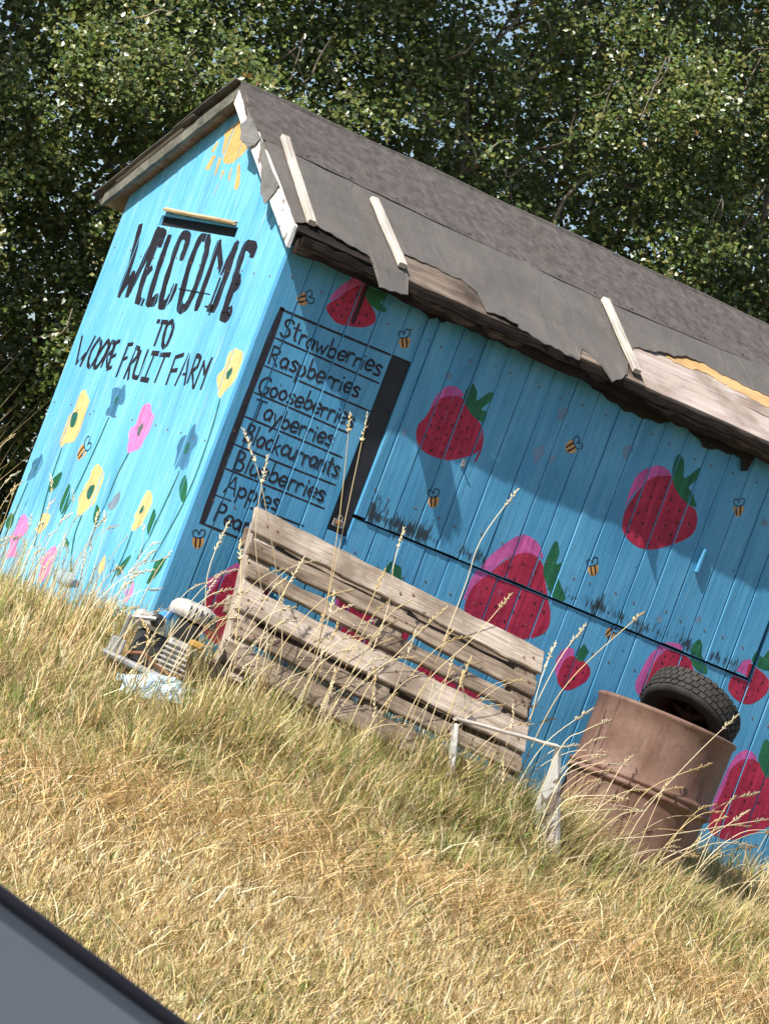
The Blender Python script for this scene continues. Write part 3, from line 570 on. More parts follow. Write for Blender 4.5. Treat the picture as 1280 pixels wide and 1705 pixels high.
  ('b', 62, 1.05, (1.497, 1.341)),
 ]),
 ('painted_bee', 'f', None, [
  ('b', -2, 1.0, (0.973, 0.926)),
 ]),
 ('painted_bee', 'f', None, [
  ('b', 0, 1.0, (2.347, 1.379)),
 ]),
 ('painted_bee', 'f', None, [
  ('b', -12, 1.0, (1.784, 0.92)),
 ]),
 ('painted_bee', 'f', None, [
  ('b', 3, 1.0, (0.057, 0.429)),
 ]),
 ('painted_bee', 'f', None, [
  ('b', 50, 0.9, (1.982, 0.708)),
 ]),
 ('painted_bee', 'g', None, [
  ('b', -12, 1.35, (1.034, 0.644)),
 ]),
 ('painted_line', 'f', None, [
  ('s', 'ink', 0.03, [(0.043, 1.377), (0.04, 0.952), (0.048, 0.496)]),
 ]),
 ('painted_line', 'f', None, [
  ('s', 'ink', 0.01, [(0.039, 1.375), (0.297, 1.377), (0.564, 1.382)]),
 ]),
 ('painted_line', 'f', None, [
  ('s', 'ink', 0.01, [(0.05, 0.491), (0.24, 0.491), (0.337, 0.489)]),
 ]),
 ('painted_line', 'f', None, [
  ('s', 'ink', 0.008, [(0.055, 1.264), (0.304, 1.263), (0.561, 1.261)]),
 ]),
 ('painted_line', 'f', None, [
  ('s', 'ink', 0.008, [(0.06, 1.148), (0.193, 1.149)]),
 ]),
 ('painted_line', 'f', None, [
  ('s', 'ink', 0.008, [(0.213, 1.147), (0.387, 1.146), (0.568, 1.146)]),
 ]),
 ('painted_line', 'f', None, [
  ('s', 'ink', 0.008, [(0.059, 1.037), (0.294, 1.036), (0.513, 1.033)]),
 ]),
 ('painted_line', 'f', None, [
  ('s', 'ink', 0.008, [(0.055, 0.937), (0.294, 0.937), (0.525, 0.936)]),
 ]),
 ('painted_line', 'f', None, [
  ('s', 'ink', 0.008, [(0.057, 0.822), (0.3, 0.822), (0.54, 0.826)]),
 ]),
 ('painted_line', 'f', None, [
  ('s', 'ink', 0.008, [(0.055, 0.722), (0.29, 0.723), (0.53, 0.724)]),
 ]),
 ('painted_line', 'f', None, [
  ('s', 'ink', 0.008, [(0.049, 0.612), (0.133, 0.614)]),
 ]),
 ('painted_line', 'f', None, [
  ('s', 'ink', 0.008, [(0.218, 0.616), (0.289, 0.625), (0.471, 0.63)]),
 ]),
 ('menu_lettering', 'f', 'hand painted word Strawberries', [
  ('t', 'Strawberries', (0.071, 1.276), (0.555, 1.288)),
 ]),
 ('menu_lettering', 'f', 'hand painted word Raspberries', [
  ('t', 'Raspberries', (0.067, 1.162), (0.499, 1.178)),
 ]),
 ('menu_lettering', 'f', 'hand painted word Gooseberries', [
  ('t', 'Gooseberries', (0.066, 1.045), (0.523, 1.059)),
 ]),
 ('menu_lettering', 'f', 'hand painted word Tayberries', [
  ('t', 'Tayberries', (0.084, 0.949), (0.464, 0.957)),
 ]),
 ('menu_lettering', 'f', 'hand painted word Blackcurrants', [
  ('t', 'Blackcurrants', (0.083, 0.848), (0.536, 0.856)),
 ]),
 ('menu_lettering', 'f', 'hand painted word Blueberries', [
  ('t', 'Blueberries', (0.086, 0.735), (0.518, 0.746)),
 ]),
 ('menu_lettering', 'f', 'hand painted word Apples', [
  ('t', 'Apples', (0.086, 0.633), (0.345, 0.646)),
 ]),
 ('menu_lettering', 'f', 'hand painted word Pears', [
  ('t', 'Pears', (0.085, 0.516), (0.292, 0.519)),
 ]),
 ('faded_paint_smudge', 'f', None, [
  ('d', 'smudge', 0.02558139534883721, [(1.397, 1.439)]),
 ]),
 ('faded_paint_smudge', 'f', None, [
  ('d', 'smudge', 0.027906976744186046, [(1.356, 1.256)]),
 ]),
 ('faded_paint_smudge', 'f', None, [
  ('d', 'smudge', 0.018604651162790697, [(1.427, 1.256)]),
 ]),
 ('faded_paint_smudge', 'f', None, [
  ('d', 'smudge', 0.02558139534883721, [(1.747, 1.407)]),
 ]),
 ('faded_paint_smudge', 'f', None, [
  ('d', 'smudge', 0.020930232558139535, [(2.17, 0.83)]),
 ]),
 ('faded_paint_smudge', 'f', None, [
  ('d', 'smudge', 0.013953488372093023, [(0.744, 1.122)]),
 ]),
 ('faded_paint_smudge', 'f', None, [
  ('d', 'smudge', 0.020930232558139535, [(2.49, 1.364)]),
 ]),
 ('faded_paint_smudge', 'f', None, [
  ('d', 'smudge', 0.020930232558139535, [(0.839, 1.399)]),
 ]),
 ('faded_paint_smudge', 'f', None, [
  ('d', 'smudge', 0.020930232558139535, [(2.351, 0.888)]),
 ]),
]

# ================================================================== setting
def ground_sheet():
    xs = np.concatenate([np.linspace(-400, -14, 8), np.linspace(-12, 9, 106), np.linspace(12, 400, 8)])
    ys = np.concatenate([np.linspace(-400, -24, 6), [-22, -20, -18, -16, -14, -12, -10, -9.2], np.linspace(-8.6, 4, 84), [6, 10, 20, 60, 400]])
    X, Y = np.meshgrid(xs, ys); Z = ground_z(X, Y); far = (np.abs(X) > 13) | (Y > 4.5); Z = np.where(far, ground_z(0 * X, Y) - .01, Z)
    V = np.stack([X.ravel(), Y.ravel(), Z.ravel()], 1); nx = len(xs)
    i, j = np.meshgrid(np.arange(len(ys) - 1), np.arange(nx - 1), indexing='ij'); a = (i * nx + j).ravel()
    T = np.concatenate([np.stack([a, a + 1, a + nx + 1], 1), np.stack([a, a + nx + 1, a + nx], 1)])
    return tag(link('ground', tri_mesh('ground', V, T, smooth=True), MAT['ground']), kind='structure')
ground_sheet()
ROADZ = gz(0, -15) + .03
mb = MB(); mb.box((-120, -23, ROADZ - .2), (120, -9.6, ROADZ)); tag(mb.build('road', MAT['asphalt']), kind='structure')

# ================================================================== shed
W_, L_ = 1.48, 3.40; YR, ZR, SL = .74, 2.225, .63; HY = math.hypot(1, SL)
def roof_pt(x, s, up=0.0, side=1):
    """side 1: slope over the painted front, -1: far slope. s is measured down the slope from the ridge"""
    y = s / HY; n = Vector((0, -SL * side, 1)).normalized()
    p = Vector((x, YR - side * y, ZR - SL * y)); return p + n * up
def roof_z(y): return ZR - SL * abs(y - YR)
shed = empty('garden_shed', (1.7, .74, gz(1.7, .74)), 'blue painted wooden fruit shed with strawberry paintings, a fruit list and a felted roof', 'shed')
PLANKS = {'f': [], 'g': []}
def plank(wall, u0, u1, zb, zt0, zt1, off, mat, parent, seed):
    """one upright board. u runs along the wall, off = how far its face stands out; top may be slanted (zt0 -> zt1)"""
    r = random.Random(seed); c = .0035; t = .02; rows = 7; out = off
    prof = [(u0, 0), (u0, out - c), (u0 + c, out), (u1 - c, out), (u1, out - c), (u1, 0)]
    V = []
    for i in range(rows + 1):
        ja, jb = r.uniform(-.0011, .0011), r.uniform(-.0011, .0011)
        for k, (u, d) in enumerate(prof):
            zt = zt0 + (zt1 - zt0) * (u - u0) / (u1 - u0); z = zb + (zt - zb) * i / rows
            uu = u + (ja if k < 3 else jb)
            V.append((uu, -d, z) if wall == 'f' else (-d, uu, z))
    n = 6; F = [(i*n+k, i*n+(k+1) % n, (i+1)*n+(k+1) % n, (i+1)*n+k) for i in range(rows) for k in range(n)] + [tuple(range(n)), tuple(rows*n+k for k in range(n))]
    m = MB(); m.add(V, F); o = m.build('plank', mat, parent)
    PLANKS[wall].append((u0 + c * .6, u1 - c * .6, zb, min(zt0, zt1), out, max(zt0, zt1))); return o
def panel(name, build, label=None):
    """a wall part is an added black sheet that stops light between its child planks"""
    m = MB(); build(m); o = m.build(name, MAT['black'], shed); return tag(o, label)
sd = 100
# --- painted end wall (gable)
def backing(m):  # added black sheet, keeps board gaps and the vent slot dark
    m.add([(.004, .0, -.2), (.004, W_, -.2), (.004, W_, 1.60), (.004, YR, 2.13), (.004, .0, 1.60)], [(0, 1, 2, 3, 4)])
    m.add([(.024, .0, -.2), (.024, W_, -.2), (.024, W_, 1.60), (.024, YR, 2.13), (.024, .0, 1.60)], [(4, 3, 2, 1, 0)])
gw = panel('end_wall', backing, 'pale blue end wall painted with WELCOME and flowers')
NG = 13; pw = (W_ + .0) / NG
for i in range(NG):
    u0, u1 = i * pw + .0012, (i + 1) * pw - .0012; off = .02 + random.uniform(-.0018, .0018); sd += 1
    zt = lambda u: roof_z(u) - .05
    if u1 > YR > u0: a = b = min(zt(u0), zt(u1)) + .02
    else: a, b = zt(u0), zt(u1)
    cu = (u0 + u1) / 2
    if .48 < cu < 1.09:
        plank('g', u0, u1, -.12, 1.612, 1.612, off, MAT['blue_gable'], gw, sd); plank('g', u0, u1, 1.655, a, b, off, MAT['blue_gable'], gw, sd + 500)
    else: plank('g', u0, u1, -.12, a, b, off, MAT['blue_gable'], gw, sd)
# --- front wall
def backing(m): m.box((.03, .004, -.2), (L_ - .03, .022, 1.66))
fw = panel('front_wall', backing, 'blue plank front wall with the fruit list and strawberries')
xs = np.linspace(-.021, .574, 6)
for i in range(5):
    sd += 1; plank('f', xs[i] + .0012, xs[i+1] - .0012, -.15, 1.62, 1.62, .02 + random.uniform(-.0015, .0015), MAT['blue_front'], fw, sd)
plank('f', .5755, .667, 1.388, 1.61, 1.61, .0195, MAT['blue_front'], fw, 301); plank('f', .5755, .667, -.15, .655, .655, .0195, MAT['blue_front'], fw, 302)
plank('f', .669, .717, .75, 1.6, 1.6, .024, MAT['blue_front'], fw, 303)
xs = np.linspace(.669, 2.698, 18)
for i in range(17):
    sd += 1; plank('f', xs[i] + .0012, xs[i+1] - .0012, -.15, .735, .735, .0185 + random.uniform(-.0012, .0012), MAT['blue_hatch'], fw, sd)
xs = np.linspace(2.70, 3.42, 7)
for i in range(6):
    sd += 1; plank('f', xs[i] + .0012, xs[i+1] - .0012, -.15, 1.62, 1.62, .02 + random.uniform(-.0015, .0015), MAT['blue_front'], fw, sd)
mb = MB(); mb.box((.5765, -.012, .657), (.6665, .003, 1.386), c=.002); mb.build('black_board', MAT['black_board'], shed)
# --- serving hatch
def backing(m): m.box((.73, -.0035, .75), (2.675, .0035, 1.59))
hatch = panel('serving_hatch', backing, 'wide blue plank hatch filling the middle of the front wall')
xs = np.linspace(.7195, 2.685, 18)
for i in range(17):
    sd += 1; plank('f', xs[i] + .0014, xs[i+1] - .0014, .743 + random.uniform(-.002, .002), 1.605, 1.605, .0245 + random.uniform(-.0018, .0018), MAT['blue_hatch'], hatch, sd)
mb = MB(); mb.box((2.249, -.044, 1.062), (2.263, -.0262, 1.165), c=.003); mb.build('hatch_peg', MAT['blue_front'], hatch)
mb = MB(); mb.box((1.035, -.030, 1.085), (1.052, -.0262, 1.118), c=.0015); mb.tube([(1.043, -.0262, 1.092), (1.043, -.040, 1.090), (1.043, -.044, 1.098)], .003, 6); mb.build('hook', MAT['steel'], hatch)
# --- back and far end walls
mb = MB(); mb.box((.03, W_ - .022, -.2), (L_ - .03, W_, 1.66)); mb.build('back_wall', MAT['blue_front'], shed)
mb = MB(); mb.add([(x, y, z) for x in (L_ - .024, L_) for y, z in ((.0, -.2), (W_, -.2), (W_, 1.60), (YR, 2.13), (.0, 1.60))], [(0,1,2,3,4), (9,8,7,6,5), (0,5,6,1), (1,6,7,2), (2,7,8,3), (3,8,9,4), (4,9,5,0)]); mb.build('far_end_wall', MAT['blue_front'], shed)
mb = MB(); mb.box((.03, .024, -.3), (L_ - .03, W_ - .024, -.099)); mb.build('floor_frame', MAT['rotten'], shed)
# --- vent slot, bolt
mb = rough_board(.63, .022, .012, 8, .001, .002, .002, .001, 5)
o = mb.build('vent_flap', MAT['vent_wood'], shed, frame((-.036, 1.098, 1.668), (0, -1, -.018), (1, 0, .55))); 
mb = MB(); mb.box((-.036, .408, 1.30), (-.0225, .424, 1.33), c=.002); mb.tube([(-.03, .425, 1.315), (-.03, .452, 1.315)], .005, 6); mb.tube([(-.031, .416, 1.298), (-.031, .416, 1.36), (-.031, .418, 1.44)], .004, 6); mb.build('door_bolt', MAT['dark_metal'], shed)
mb = MB(); mb.box((-.0228, .47, 1.367), (-.0205, .745, 1.370)); mb.build('saw_cut', MAT['black'], shed)
# --- hasp on the black board
mb = MB(); mb.box((.588, -.020, .676), (.640, -.0122, .706), 0, .002); mb.box((.596, -.036, .683), (.622, -.0205, .703), 1, .004); mb.tube([(.600, -.028, .703), (.600, -.028, .718), (.609, -.028, .723), (.618, -.028, .718), (.618, -.028, .703)], .0028, 6); mb.build('hasp_and_padlock', [MAT['steel'], MAT['rusty']], shed)

# --- painted pictures and lettering: thin paint films, broken at every board joint
def clip(poly, ax, lim, keep_less):
    out = []
    for i in range(len(poly)):
        a, b = poly[i], poly[(i + 1) % len(poly)]; ia = (a[ax] <= lim) == keep_less or a[ax] == lim; ib = (b[ax] <= lim) == keep_less or b[ax] == lim
        if ia: out.append(a)
        if ia != ib:
            t = (lim - a[ax]) / (b[ax] - a[ax]); q = [a[0] + (b[0] - a[0]) * t, a[1] + (b[1] - a[1]) * t]; q[ax] = lim; out.append(tuple(q))
    return out
def area(p): return sum(p[i][0] * p[(i+1) % len(p)][1] - p[(i+1) % len(p)][0] * p[i][1] for i in range(len(p))) / 2
def smooth_closed(p, k=4):
    n = len(p); o = []
    for i in range(n):
        p0, p1, p2, p3 = p[i-1], p[i], p[(i+1) % n], p[(i+2) % n]
        for j in range(k):
            t = j / k; o.append(tuple(.5*((2*b) + (c-a)*t + (2*a-5*b+4*c-d)*t*t + (-a+3*b-3*c+d)*t**3) for a, b, c, d in zip(p0, p1, p2, p3)))
    return o
def smooth_open(p, k=5):
    if len(p) < 3: return p
    q = [p[0]] + list(p) + [p[-1]]; o = []
    for i in range(1, len(q) - 2):
        for j in range(k):
            t = j / k; o.append(tuple(.5*((2*b) + (c-a)*t + (2*a-5*b+4*c-d)*t*t + (-a+3*b-3*c+d)*t**3) for a, b, c, d in zip(q[i-1], q[i], q[i+1], q[i+2])))
    return o + [p[-1]]
class Film:
    def __init__(s, wall): s.w = wall; s.mb = MB(); s.cols = []; s.lift = .0004
    def poly(s, pts, col):
        if col not in s.cols: s.cols.append(col)
        m = s.cols.index(col); u = [p[0] for p in pts]; zz = [p[1] for p in pts]
        for (u0, u1, z0, z1, off, _) in PLANKS[s.w]:
            if max(u) < u0 or min(u) > u1 or max(zz) < z0 or min(zz) > max(z1, _): continue
            q = clip(pts, 0, u0, False); q = clip(q, 0, u1, True) if len(q) > 2 else q
            q = clip(q, 1, z0 + .002, False) if len(q) > 2 else q; q = clip(q, 1, max(z1, _ - .03) - .003, True) if len(q) > 2 else q
            if len(q) < 3 or abs(area(q)) < 2e-7: continue
            d = -(off + s.lift); V = [Vector((a, d, b)) if s.w == 'f' else Vector((d, a, b)) for a, b in q]
            s.mb.add(V, tessellate_polygon([V]), m)
        s.lift += .00004
    def stroke(s, pts, wd, col, taper=True):
        pts = smooth_open(pts); n = len(pts); Lp = []; Rp = []
        for i, p in enumerate(pts):
            a = pts[max(i-1, 0)]; b = pts[min(i+1, n-1)]; d = Vector((b[0]-a[0], b[1]-a[1]))
            d = d.normalized() if d.length > 1e-6 else Vector((1, 0)); k = wd / 2 * (1 + .10 * math.sin(i * 1.7 + pts[0][0] * 90))
            e = d * (k * .55 if i == n-1 else -k * .55 if i == 0 else 0); k2 = k * (.72 if i in (0, n-1) else 1)
            Lp.append((p[0] - d.y*k2 + e.x, p[1] + d.x*k2 + e.y)); Rp.append((p[0] + d.y*k2 + e.x, p[1] - d.x*k2 + e.y))
        for i in range(n - 1): s.poly([Lp[i], Lp[i+1], Rp[i+1], Rp[i]], col); s.lift += -.00004 + .000015 * (1 if i % 6 < 5 else -5)
        s.lift += .00006
    def disc(s, c, r, col, ex=1.0, n=9, rot=0, wob=.12):
        ph = random.uniform(0, 6); s.poly([(c[0] + r*ex*math.cos(t)*(1 + wob*math.sin(3*t+ph)), c[1] + r*math.sin(t)*(1 + wob*math.sin(2*t+ph))) for t in [2*math.pi*k/n for k in range(n)]], col)
    def build(s, name, label):
        if not s.mb.v: return
        o = link(name, mesh(name, s.mb.v, s.mb.f, False, s.mb.m if len(s.cols) > 1 else None), [MAT[c] for c in s.cols], shed); return tag(o, label)
GL = {  # hand lettering, strokes on a 1-high cap grid: (advance, strokes)
 'S': (.62, [[(.56,.86),(.36,1.0),(.10,.84),(.16,.62),(.44,.46),(.50,.20),(.26,.0),(.02,.14)]]), 't': (.42, [[(.18,.92),(.18,.2),(.30,.03)], [(.0,.62),(.38,.62)]]),
 'r': (.40, [[(.06,.55),(.06,.0)], [(.06,.36),(.20,.54),(.36,.50)]]), 'a': (.52, [[(.42,.48),(.20,.56),(.03,.30),(.16,.03),(.38,.20),(.42,.50)], [(.42,.5),(.42,.02)]]),
 'w': (.66, [[(.02,.54),(.16,.02)], [(.16,.02),(.30,.42)], [(.30,.42),(.44,.02)], [(.44,.02),(.60,.56)]]), 'b': (.52, [[(.06,1.0),(.06,.02)], [(.06,.36),(.28,.54),(.44,.28),(.28,.02),(.06,.10)]]),
 'e': (.50, [[(.05,.28),(.42,.32),(.38,.52),(.18,.56),(.03,.28),(.16,.02),(.42,.12)]]), 'i': (.22, [[(.08,.52),(.08,.0)], [(.08,.74),(.09,.80)]]), 's': (.44, [[(.38,.48),(.20,.56),(.06,.42),(.32,.24),(.30,.05),(.04,.06)]]),
 'R': (.62, [[(.06,1.0),(.06,.0)], [(.06,.98),(.40,.96),(.44,.70),(.10,.50)], [(.14,.50),(.52,.0)]]), 'p': (.52, [[(.06,.54),(.06,-.36)], [(.06,.40),(.28,.55),(.44,.28),(.28,.03),(.06,.12)]]),
 'G': (.70, [[(.58,.84),(.36,1.0),(.06,.66),(.12,.16),(.40,.0),(.58,.18),(.58,.44)], [(.36,.44),(.62,.46)]]), 'o': (.50, [[(.24,.55),(.04,.38),(.10,.06),(.32,.04),(.42,.32),(.24,.55)]]),
 'T': (.60, [[(.0,.96),(.58,1.0)], [(.30,.98),(.28,.0)]]), 'y': (.50, [[(.04,.54),(.22,.06)], [(.42,.56),(.22,.02),(.04,-.36)]]), 'B': (.60, [[(.06,1.0),(.06,.0)], [(.06,.98),(.40,.92),(.36,.62),(.08,.54)], [(.08,.54),(.48,.42),(.44,.06),(.06,.02)]]),
 'l': (.22, [[(.08,1.0),(.08,.02)]]), 'c': (.46, [[(.40,.46),(.22,.56),(.04,.30),(.16,.04),(.40,.10)]]), 'k': (.48, [[(.06,1.0),(.06,.0)], [(.40,.54),(.08,.26)], [(.14,.30),(.42,.0)]]),
 'u': (.50, [[(.06,.54),(.06,.14),(.22,.02),(.42,.20)], [(.42,.55),(.42,.0)]]), 'n': (.50, [[(.06,.54),(.06,.0)], [(.06,.34),(.26,.56),(.42,.42),(.42,.0)]]), 'A': (.64, [[(.02,.0),(.30,1.0)], [(.30,1.0),(.58,.0)], [(.12,.36),(.50,.36)]]), 'P': (.56, [[(.06,1.0),(.06,.0)], [(.06,.98),(.42,.92),(.42,.60),(.06,.50)]])}
def art_item(name, wall, label, els):
    fm = Film(wall)
    for e in els:
        if e[0] == 'p': fm.poly(smooth_closed(e[2], 3) if len(e[2]) > 5 else e[2], e[1])
        elif e[0] == 's': fm.stroke(e[3], e[2], e[1])
        elif e[0] == 'd':
            for c in e[3]: fm.disc(c, e[2] * random.uniform(.8, 1.15), e[1], .85, 8 if e[2] < .015 else 16, wob=.12 if e[2] < .015 else .3)
        elif e[0] == 't':
            word, a, b = e[1:]; tot = sum(GL[ch][0] for ch in word); W0 = b[0] - a[0]; h = .074; x = a[0]
            for ch in word:
                adv, st = GL[ch]; sx = W0 / tot; dz = a[1] + (b[1] - a[1]) * (x - a[0]) / W0 + random.uniform(-.004, .004); hh = h * random.uniform(.93, 1.07); sl_ = random.uniform(-.05, .06)
                for s_ in st: fm.stroke([(x + (px + sl_ * py) * sx * .96, dz + py * hh) for px, py in s_], .0098, 'ink')
                x += adv * sx
        elif e[0] == 'b':
            ang, sc, c = e[1:]; a = math.radians(ang - 20); k = sc * .030
            def P(x, y): return (c[0] + k * (x * math.cos(a) + y * math.sin(a)), c[1] + k * (-x * math.sin(a) + y * math.cos(a)))
            fm.poly(smooth_closed([P(*q) for q in ((-.72, .15), (.7, .15), (.8, -.5), (.35, -1.15), (-.4, -1.15), (-.8, -.5))], 3), 'orange')
            for x in (-.32, .30): fm.stroke([P(x, .1), P(x * 1.05, -.5), P(x * .8, -1.05)], k * .26, 'ink')
            fm.stroke([P(0, .15), P(-.7, .35), P(-.85, 1.0), P(-.3, 1.15), P(0, .6)], k * .15, 'ink'); fm.stroke([P(0, .6), P(.3, 1.25), P(.85, 1.05), P(.7, .4), P(0, .15)], k * .15, 'ink')
    fm.build(name, label)
for a in ART: art_item(*a)

# --- roof: deck boards, felt, battens, barge boards, fascia
X0, X1 = -.085, L_ + .07; SE = 1.05
for side in (1, -1):
    upv = roof_pt(0, 0, 0, side) - roof_pt(0, 1, 0, side)
    for i in range(5):
        s0, s1 = i * SE / 5 + .001, (i + 1) * SE / 5 - .001
        runs = [(X0 + .015, X1 - .015, 'deck')] if side == -1 or i < 3 else [(X0 + .015, .452, 'rotten'), (.455, 1.644, 'deck_brown'), (1.647, X1 - .015, 'deck')]
        for xa, xb, mt in runs:
            sd += 1; m = rough_board(xb - xa, s1 - s0, .018, max(6, int((xb - xa) * 12)), .0012 if i < 4 else .005, .004, .002, .0012, sd)
            m.build('roof_board', MAT[mt], shed, frame(roof_pt(xa, s1, -.018, side), (1, 0, 0), upv) if side == 1 else frame(roof_pt(xb, s1, -.018, side), (-1, 0, 0), upv))
def felt_sheet(name, mat, xs, s_top, s_bot, rows, lift, side=1, seed=0, droop=0.0, thick=.004, wave=.0035, fold=False):
    nx = len(xs); V = []; r = np.random.default_rng(seed)
    T_, B_ = [], []
    for j in range(rows + 1):
        for i, x in enumerate(xs):
            a, b = s_top(x), s_bot(x); s = a + (b - a) * j / rows
            h = lift + wave * float(fnoise(np.array(x), np.array(s), seed, 3, 1.3))
            d = max(0, s - SE) * droop - (.010 * max(0, (s - (b - .06)) / .06) * max(0, math.sin(x * 7 + 1)) if droop and s < SE else 0)
            p = roof_pt(x, s, max(h, lift * .5), side); p.z -= d * 1.0; T_.append(p); B_.append(p - Vector((0, -SL * side, 1)).normalized() * thick)
    n = (rows + 1) * nx; f = []
    for j in range(rows):
        for i in range(nx - 1):
            a = j * nx + i; f.append((a, a+1, a+nx+1, a+nx)); f.append((n+a, n+a+nx, n+a+nx+1, n+a+1))
    rim = [i for i in range(nx)] + [j*nx + nx-1 for j in range(1, rows+1)] + [rows*nx + i for i in range(nx-2, -1, -1)] + [j*nx for j in range(rows-1, 0, -1)]
    for k in range(len(rim)): a, b = rim[k], rim[(k+1) % len(rim)]; f.append((a, n+a, n+b, b))
    m = MB(); m.add(T_ + B_, f); return m.build(name, mat, shed, smooth=False)
EDGE = [(-.10, .99), (-.04, .96), (.03, .937), (.126, .966), (.238, .989), (.272, .99), (.29, 1.13), (.36, 1.125), (.431, 1.10), (.447, 1.013), (.478, .862), (.60, .856), (.765, .854), (.827, .907), (.832, 1.011), (.985, 1.021), (1.14, 1.04), (1.295, 1.05), (1.34, .94), (1.387, .983), (1.452, 1.084), (1.50, 1.05), (1.548, 1.01), (1.60, .90), (1.671, .765), (1.78, .74), (1.904, .704), (2.0, .65), (2.076, .626), (2.18, .655), (2.269, .664), (2.438, .658), (2.60, .70), (2.8, .80), (2.95, 1.03), (3.5, 1.03)]
ex, es = zip(*[(a, b + .028 if b > .93 else b) for a, b in EDGE])
jag = lambda x: .004 * math.sin(x * 47) + .003 * math.sin(x * 113 + 1) + .004 * math.sin(x * 19)
xs = np.unique(np.concatenate([np.arange(-.082, X1, .009), np.array(ex[1:-1])]))
felt_sheet('roof_felt', MAT['felt'], xs, lambda x: .36, lambda x: float(np.interp(x, ex, es)) + jag(x), 7, .0055, 1, 11, droop=.25)
seam = lambda x: float(np.interp(x, [-.1, .05, .5, 1.59, 2.53, 3.5], [.425, .43, .45, .478, .412, .43])) + .002 * math.sin(x * 37)
xs2 = np.arange(-.094, X1 + .005, .03)
felt_sheet('ridge_felt', MAT['felt_old'], xs2, lambda x: -.004, seam, 7, .0088, 1, 12, thick=.003, wave=.002)
felt_sheet('roof_felt', MAT['felt'], np.arange(-.115, X1, .03), lambda x: .30, lambda x: 1.05 + jag(x) * 2, 6, .0055, -1, 13, droop=.3)
felt_sheet('ridge_felt', MAT['felt_old'], np.arange(-.12, X1 + .005, .03), lambda x: -.004, lambda x: .44, 6, .0115, -1, 14)
m = MB(); m.tube([roof_pt(x, 0, .008) + Vector((0, 0, -.012 + .003 * math.sin(x * 9))) for x in np.arange(-.085, X1, .06)], .017, 8); m.build('ridge_fold', MAT['felt_old'], shed)
# torn veneer where the felt has come away
vx = np.arange(1.86, 2.84, .02)
felt_sheet('torn_veneer', MAT['deck_tan'], vx, lambda x: .60, lambda x: float(np.interp(x, [1.86, 1.95, 2.05, 2.2, 2.35, 2.5, 2.7, 2.85], [.725, .735, .70, .73, .755, .75, .78, .80])) + jag(x * 1.7), 3, .0025, 1, 21, thick=.002, wave=.0006)
for (xa, sa), (xb, sb) in (((.013, .368), (-.013, .985)), ((.405, .547), (.418, 1.005)), ((1.592, .51), (1.591, 1.01))):
    A = roof_pt(xa, sa, .016); B = roof_pt(xb, sb, .014); d = B - A; sd += 1
    rough_board(d.length, .036, .022, 6, .0015, .003, .003, .001, sd).build('batten', MAT['batten'], shed, frame(A + Vector((-.018, 0, 0)), d, (1, 0, 0)))
A = Vector((-.095, 1.09, roof_z(1.09) + .018)); B = Vector((-.095, 1.50, roof_z(1.50) + .016)); d = B - A
rough_board(d.length, .03, .022, 6, .0015, .003, .003, .001, 77).build('batten', MAT['batten'], shed, frame(A, d, (1, 0, 0)))
def barge(name, mat, y0, y1, xo, top, bot, seed, rag, thick=.016, label=None):
    r = random.Random(seed); n = 26; V = []
    for i in range(n + 1):
        y = y0 + (y1 - y0) * i / n; zt = roof_z(y) - top - (r.uniform(0, rag) if rag else 0); zb = roof_z(y) - bot + r.uniform(-.002, .002)
        V += [(xo, y, zb), (xo, y, zt), (xo + thick, y, zt), (xo + thick, y, zb)]
    F = [(i*4+k, i*4+(k+1) % 4, (i+1)*4+(k+1) % 4, (i+1)*4+k) for i in range(n) for k in range(4)] + [(0,1,2,3), (n*4+3, n*4+2, n*4+1, n*4)]
    m = MB(); m.add(V, F); return tag(m.build(name, mat, shed), label)
barge('barge_board', MAT['peel_white'], -.125, YR - .004, -.090, -.004, .086, 3, .010, label='white board with flaking paint under the front roof edge')
barge('barge_board', MAT['grey_board'], YR + .004, 1.56, -.090, .004, .070, 4, .014, label='weathered grey board under the far roof edge')
# torn felt hanging over the barge board
def scrap(name, mat, pts, th=.003):
    """a torn scrap of sheet: outline of world points, given a thickness"""
    P0 = [Vector(p) for p in pts]; P = []; rj = random.Random(len(pts) * 7)
    for i, a in enumerate(P0):
        b = P0[(i + 1) % len(P0)]
        for t in (0, .3, .55, .8): P.append(a.lerp(b, t) + Vector((rj.uniform(-.001, .001), rj.uniform(-.007, .007), rj.uniform(-.007, .007) if t else 0)))
    nn = Vector((1, 0, 0)) * th; k = len(P); T = tessellate_polygon([P])
    m = MB(); m.add(P + [p + nn for p in P], [tuple(t) for t in T] + [tuple(k + i for i in t[::-1]) for t in T] + [(i, (i+1) % k, k + (i+1) % k, k + i) for i in range(k)]); return m.build(name, mat, shed)
def gb(y, dz, x=-.097): return (x, y, roof_z(y) + dz)
scrap('torn_felt', MAT['felt_grey'], [gb(.60, -.01), gb(.56, -.03), gb(.585, -.075, -.104), gb(.53, -.105, -.112), gb(.47, -.09, -.107), gb(.42, -.05, -.099), gb(.40, .0)])
scrap('torn_felt', MAT['felt_grey'], [gb(.40, .004), gb(.36, -.03), gb(.30, -.045), gb(.24, -.107), gb(.19, -.105, -.103), gb(.15, -.107), gb(.12, -.03), gb(.10, .004)])
scrap('torn_felt', MAT['felt_old'], [gb(.74, .004), gb(.70, -.02), gb(.64, -.018), gb(.58, -.035), gb(.50, -.01), gb(.44, .004)])
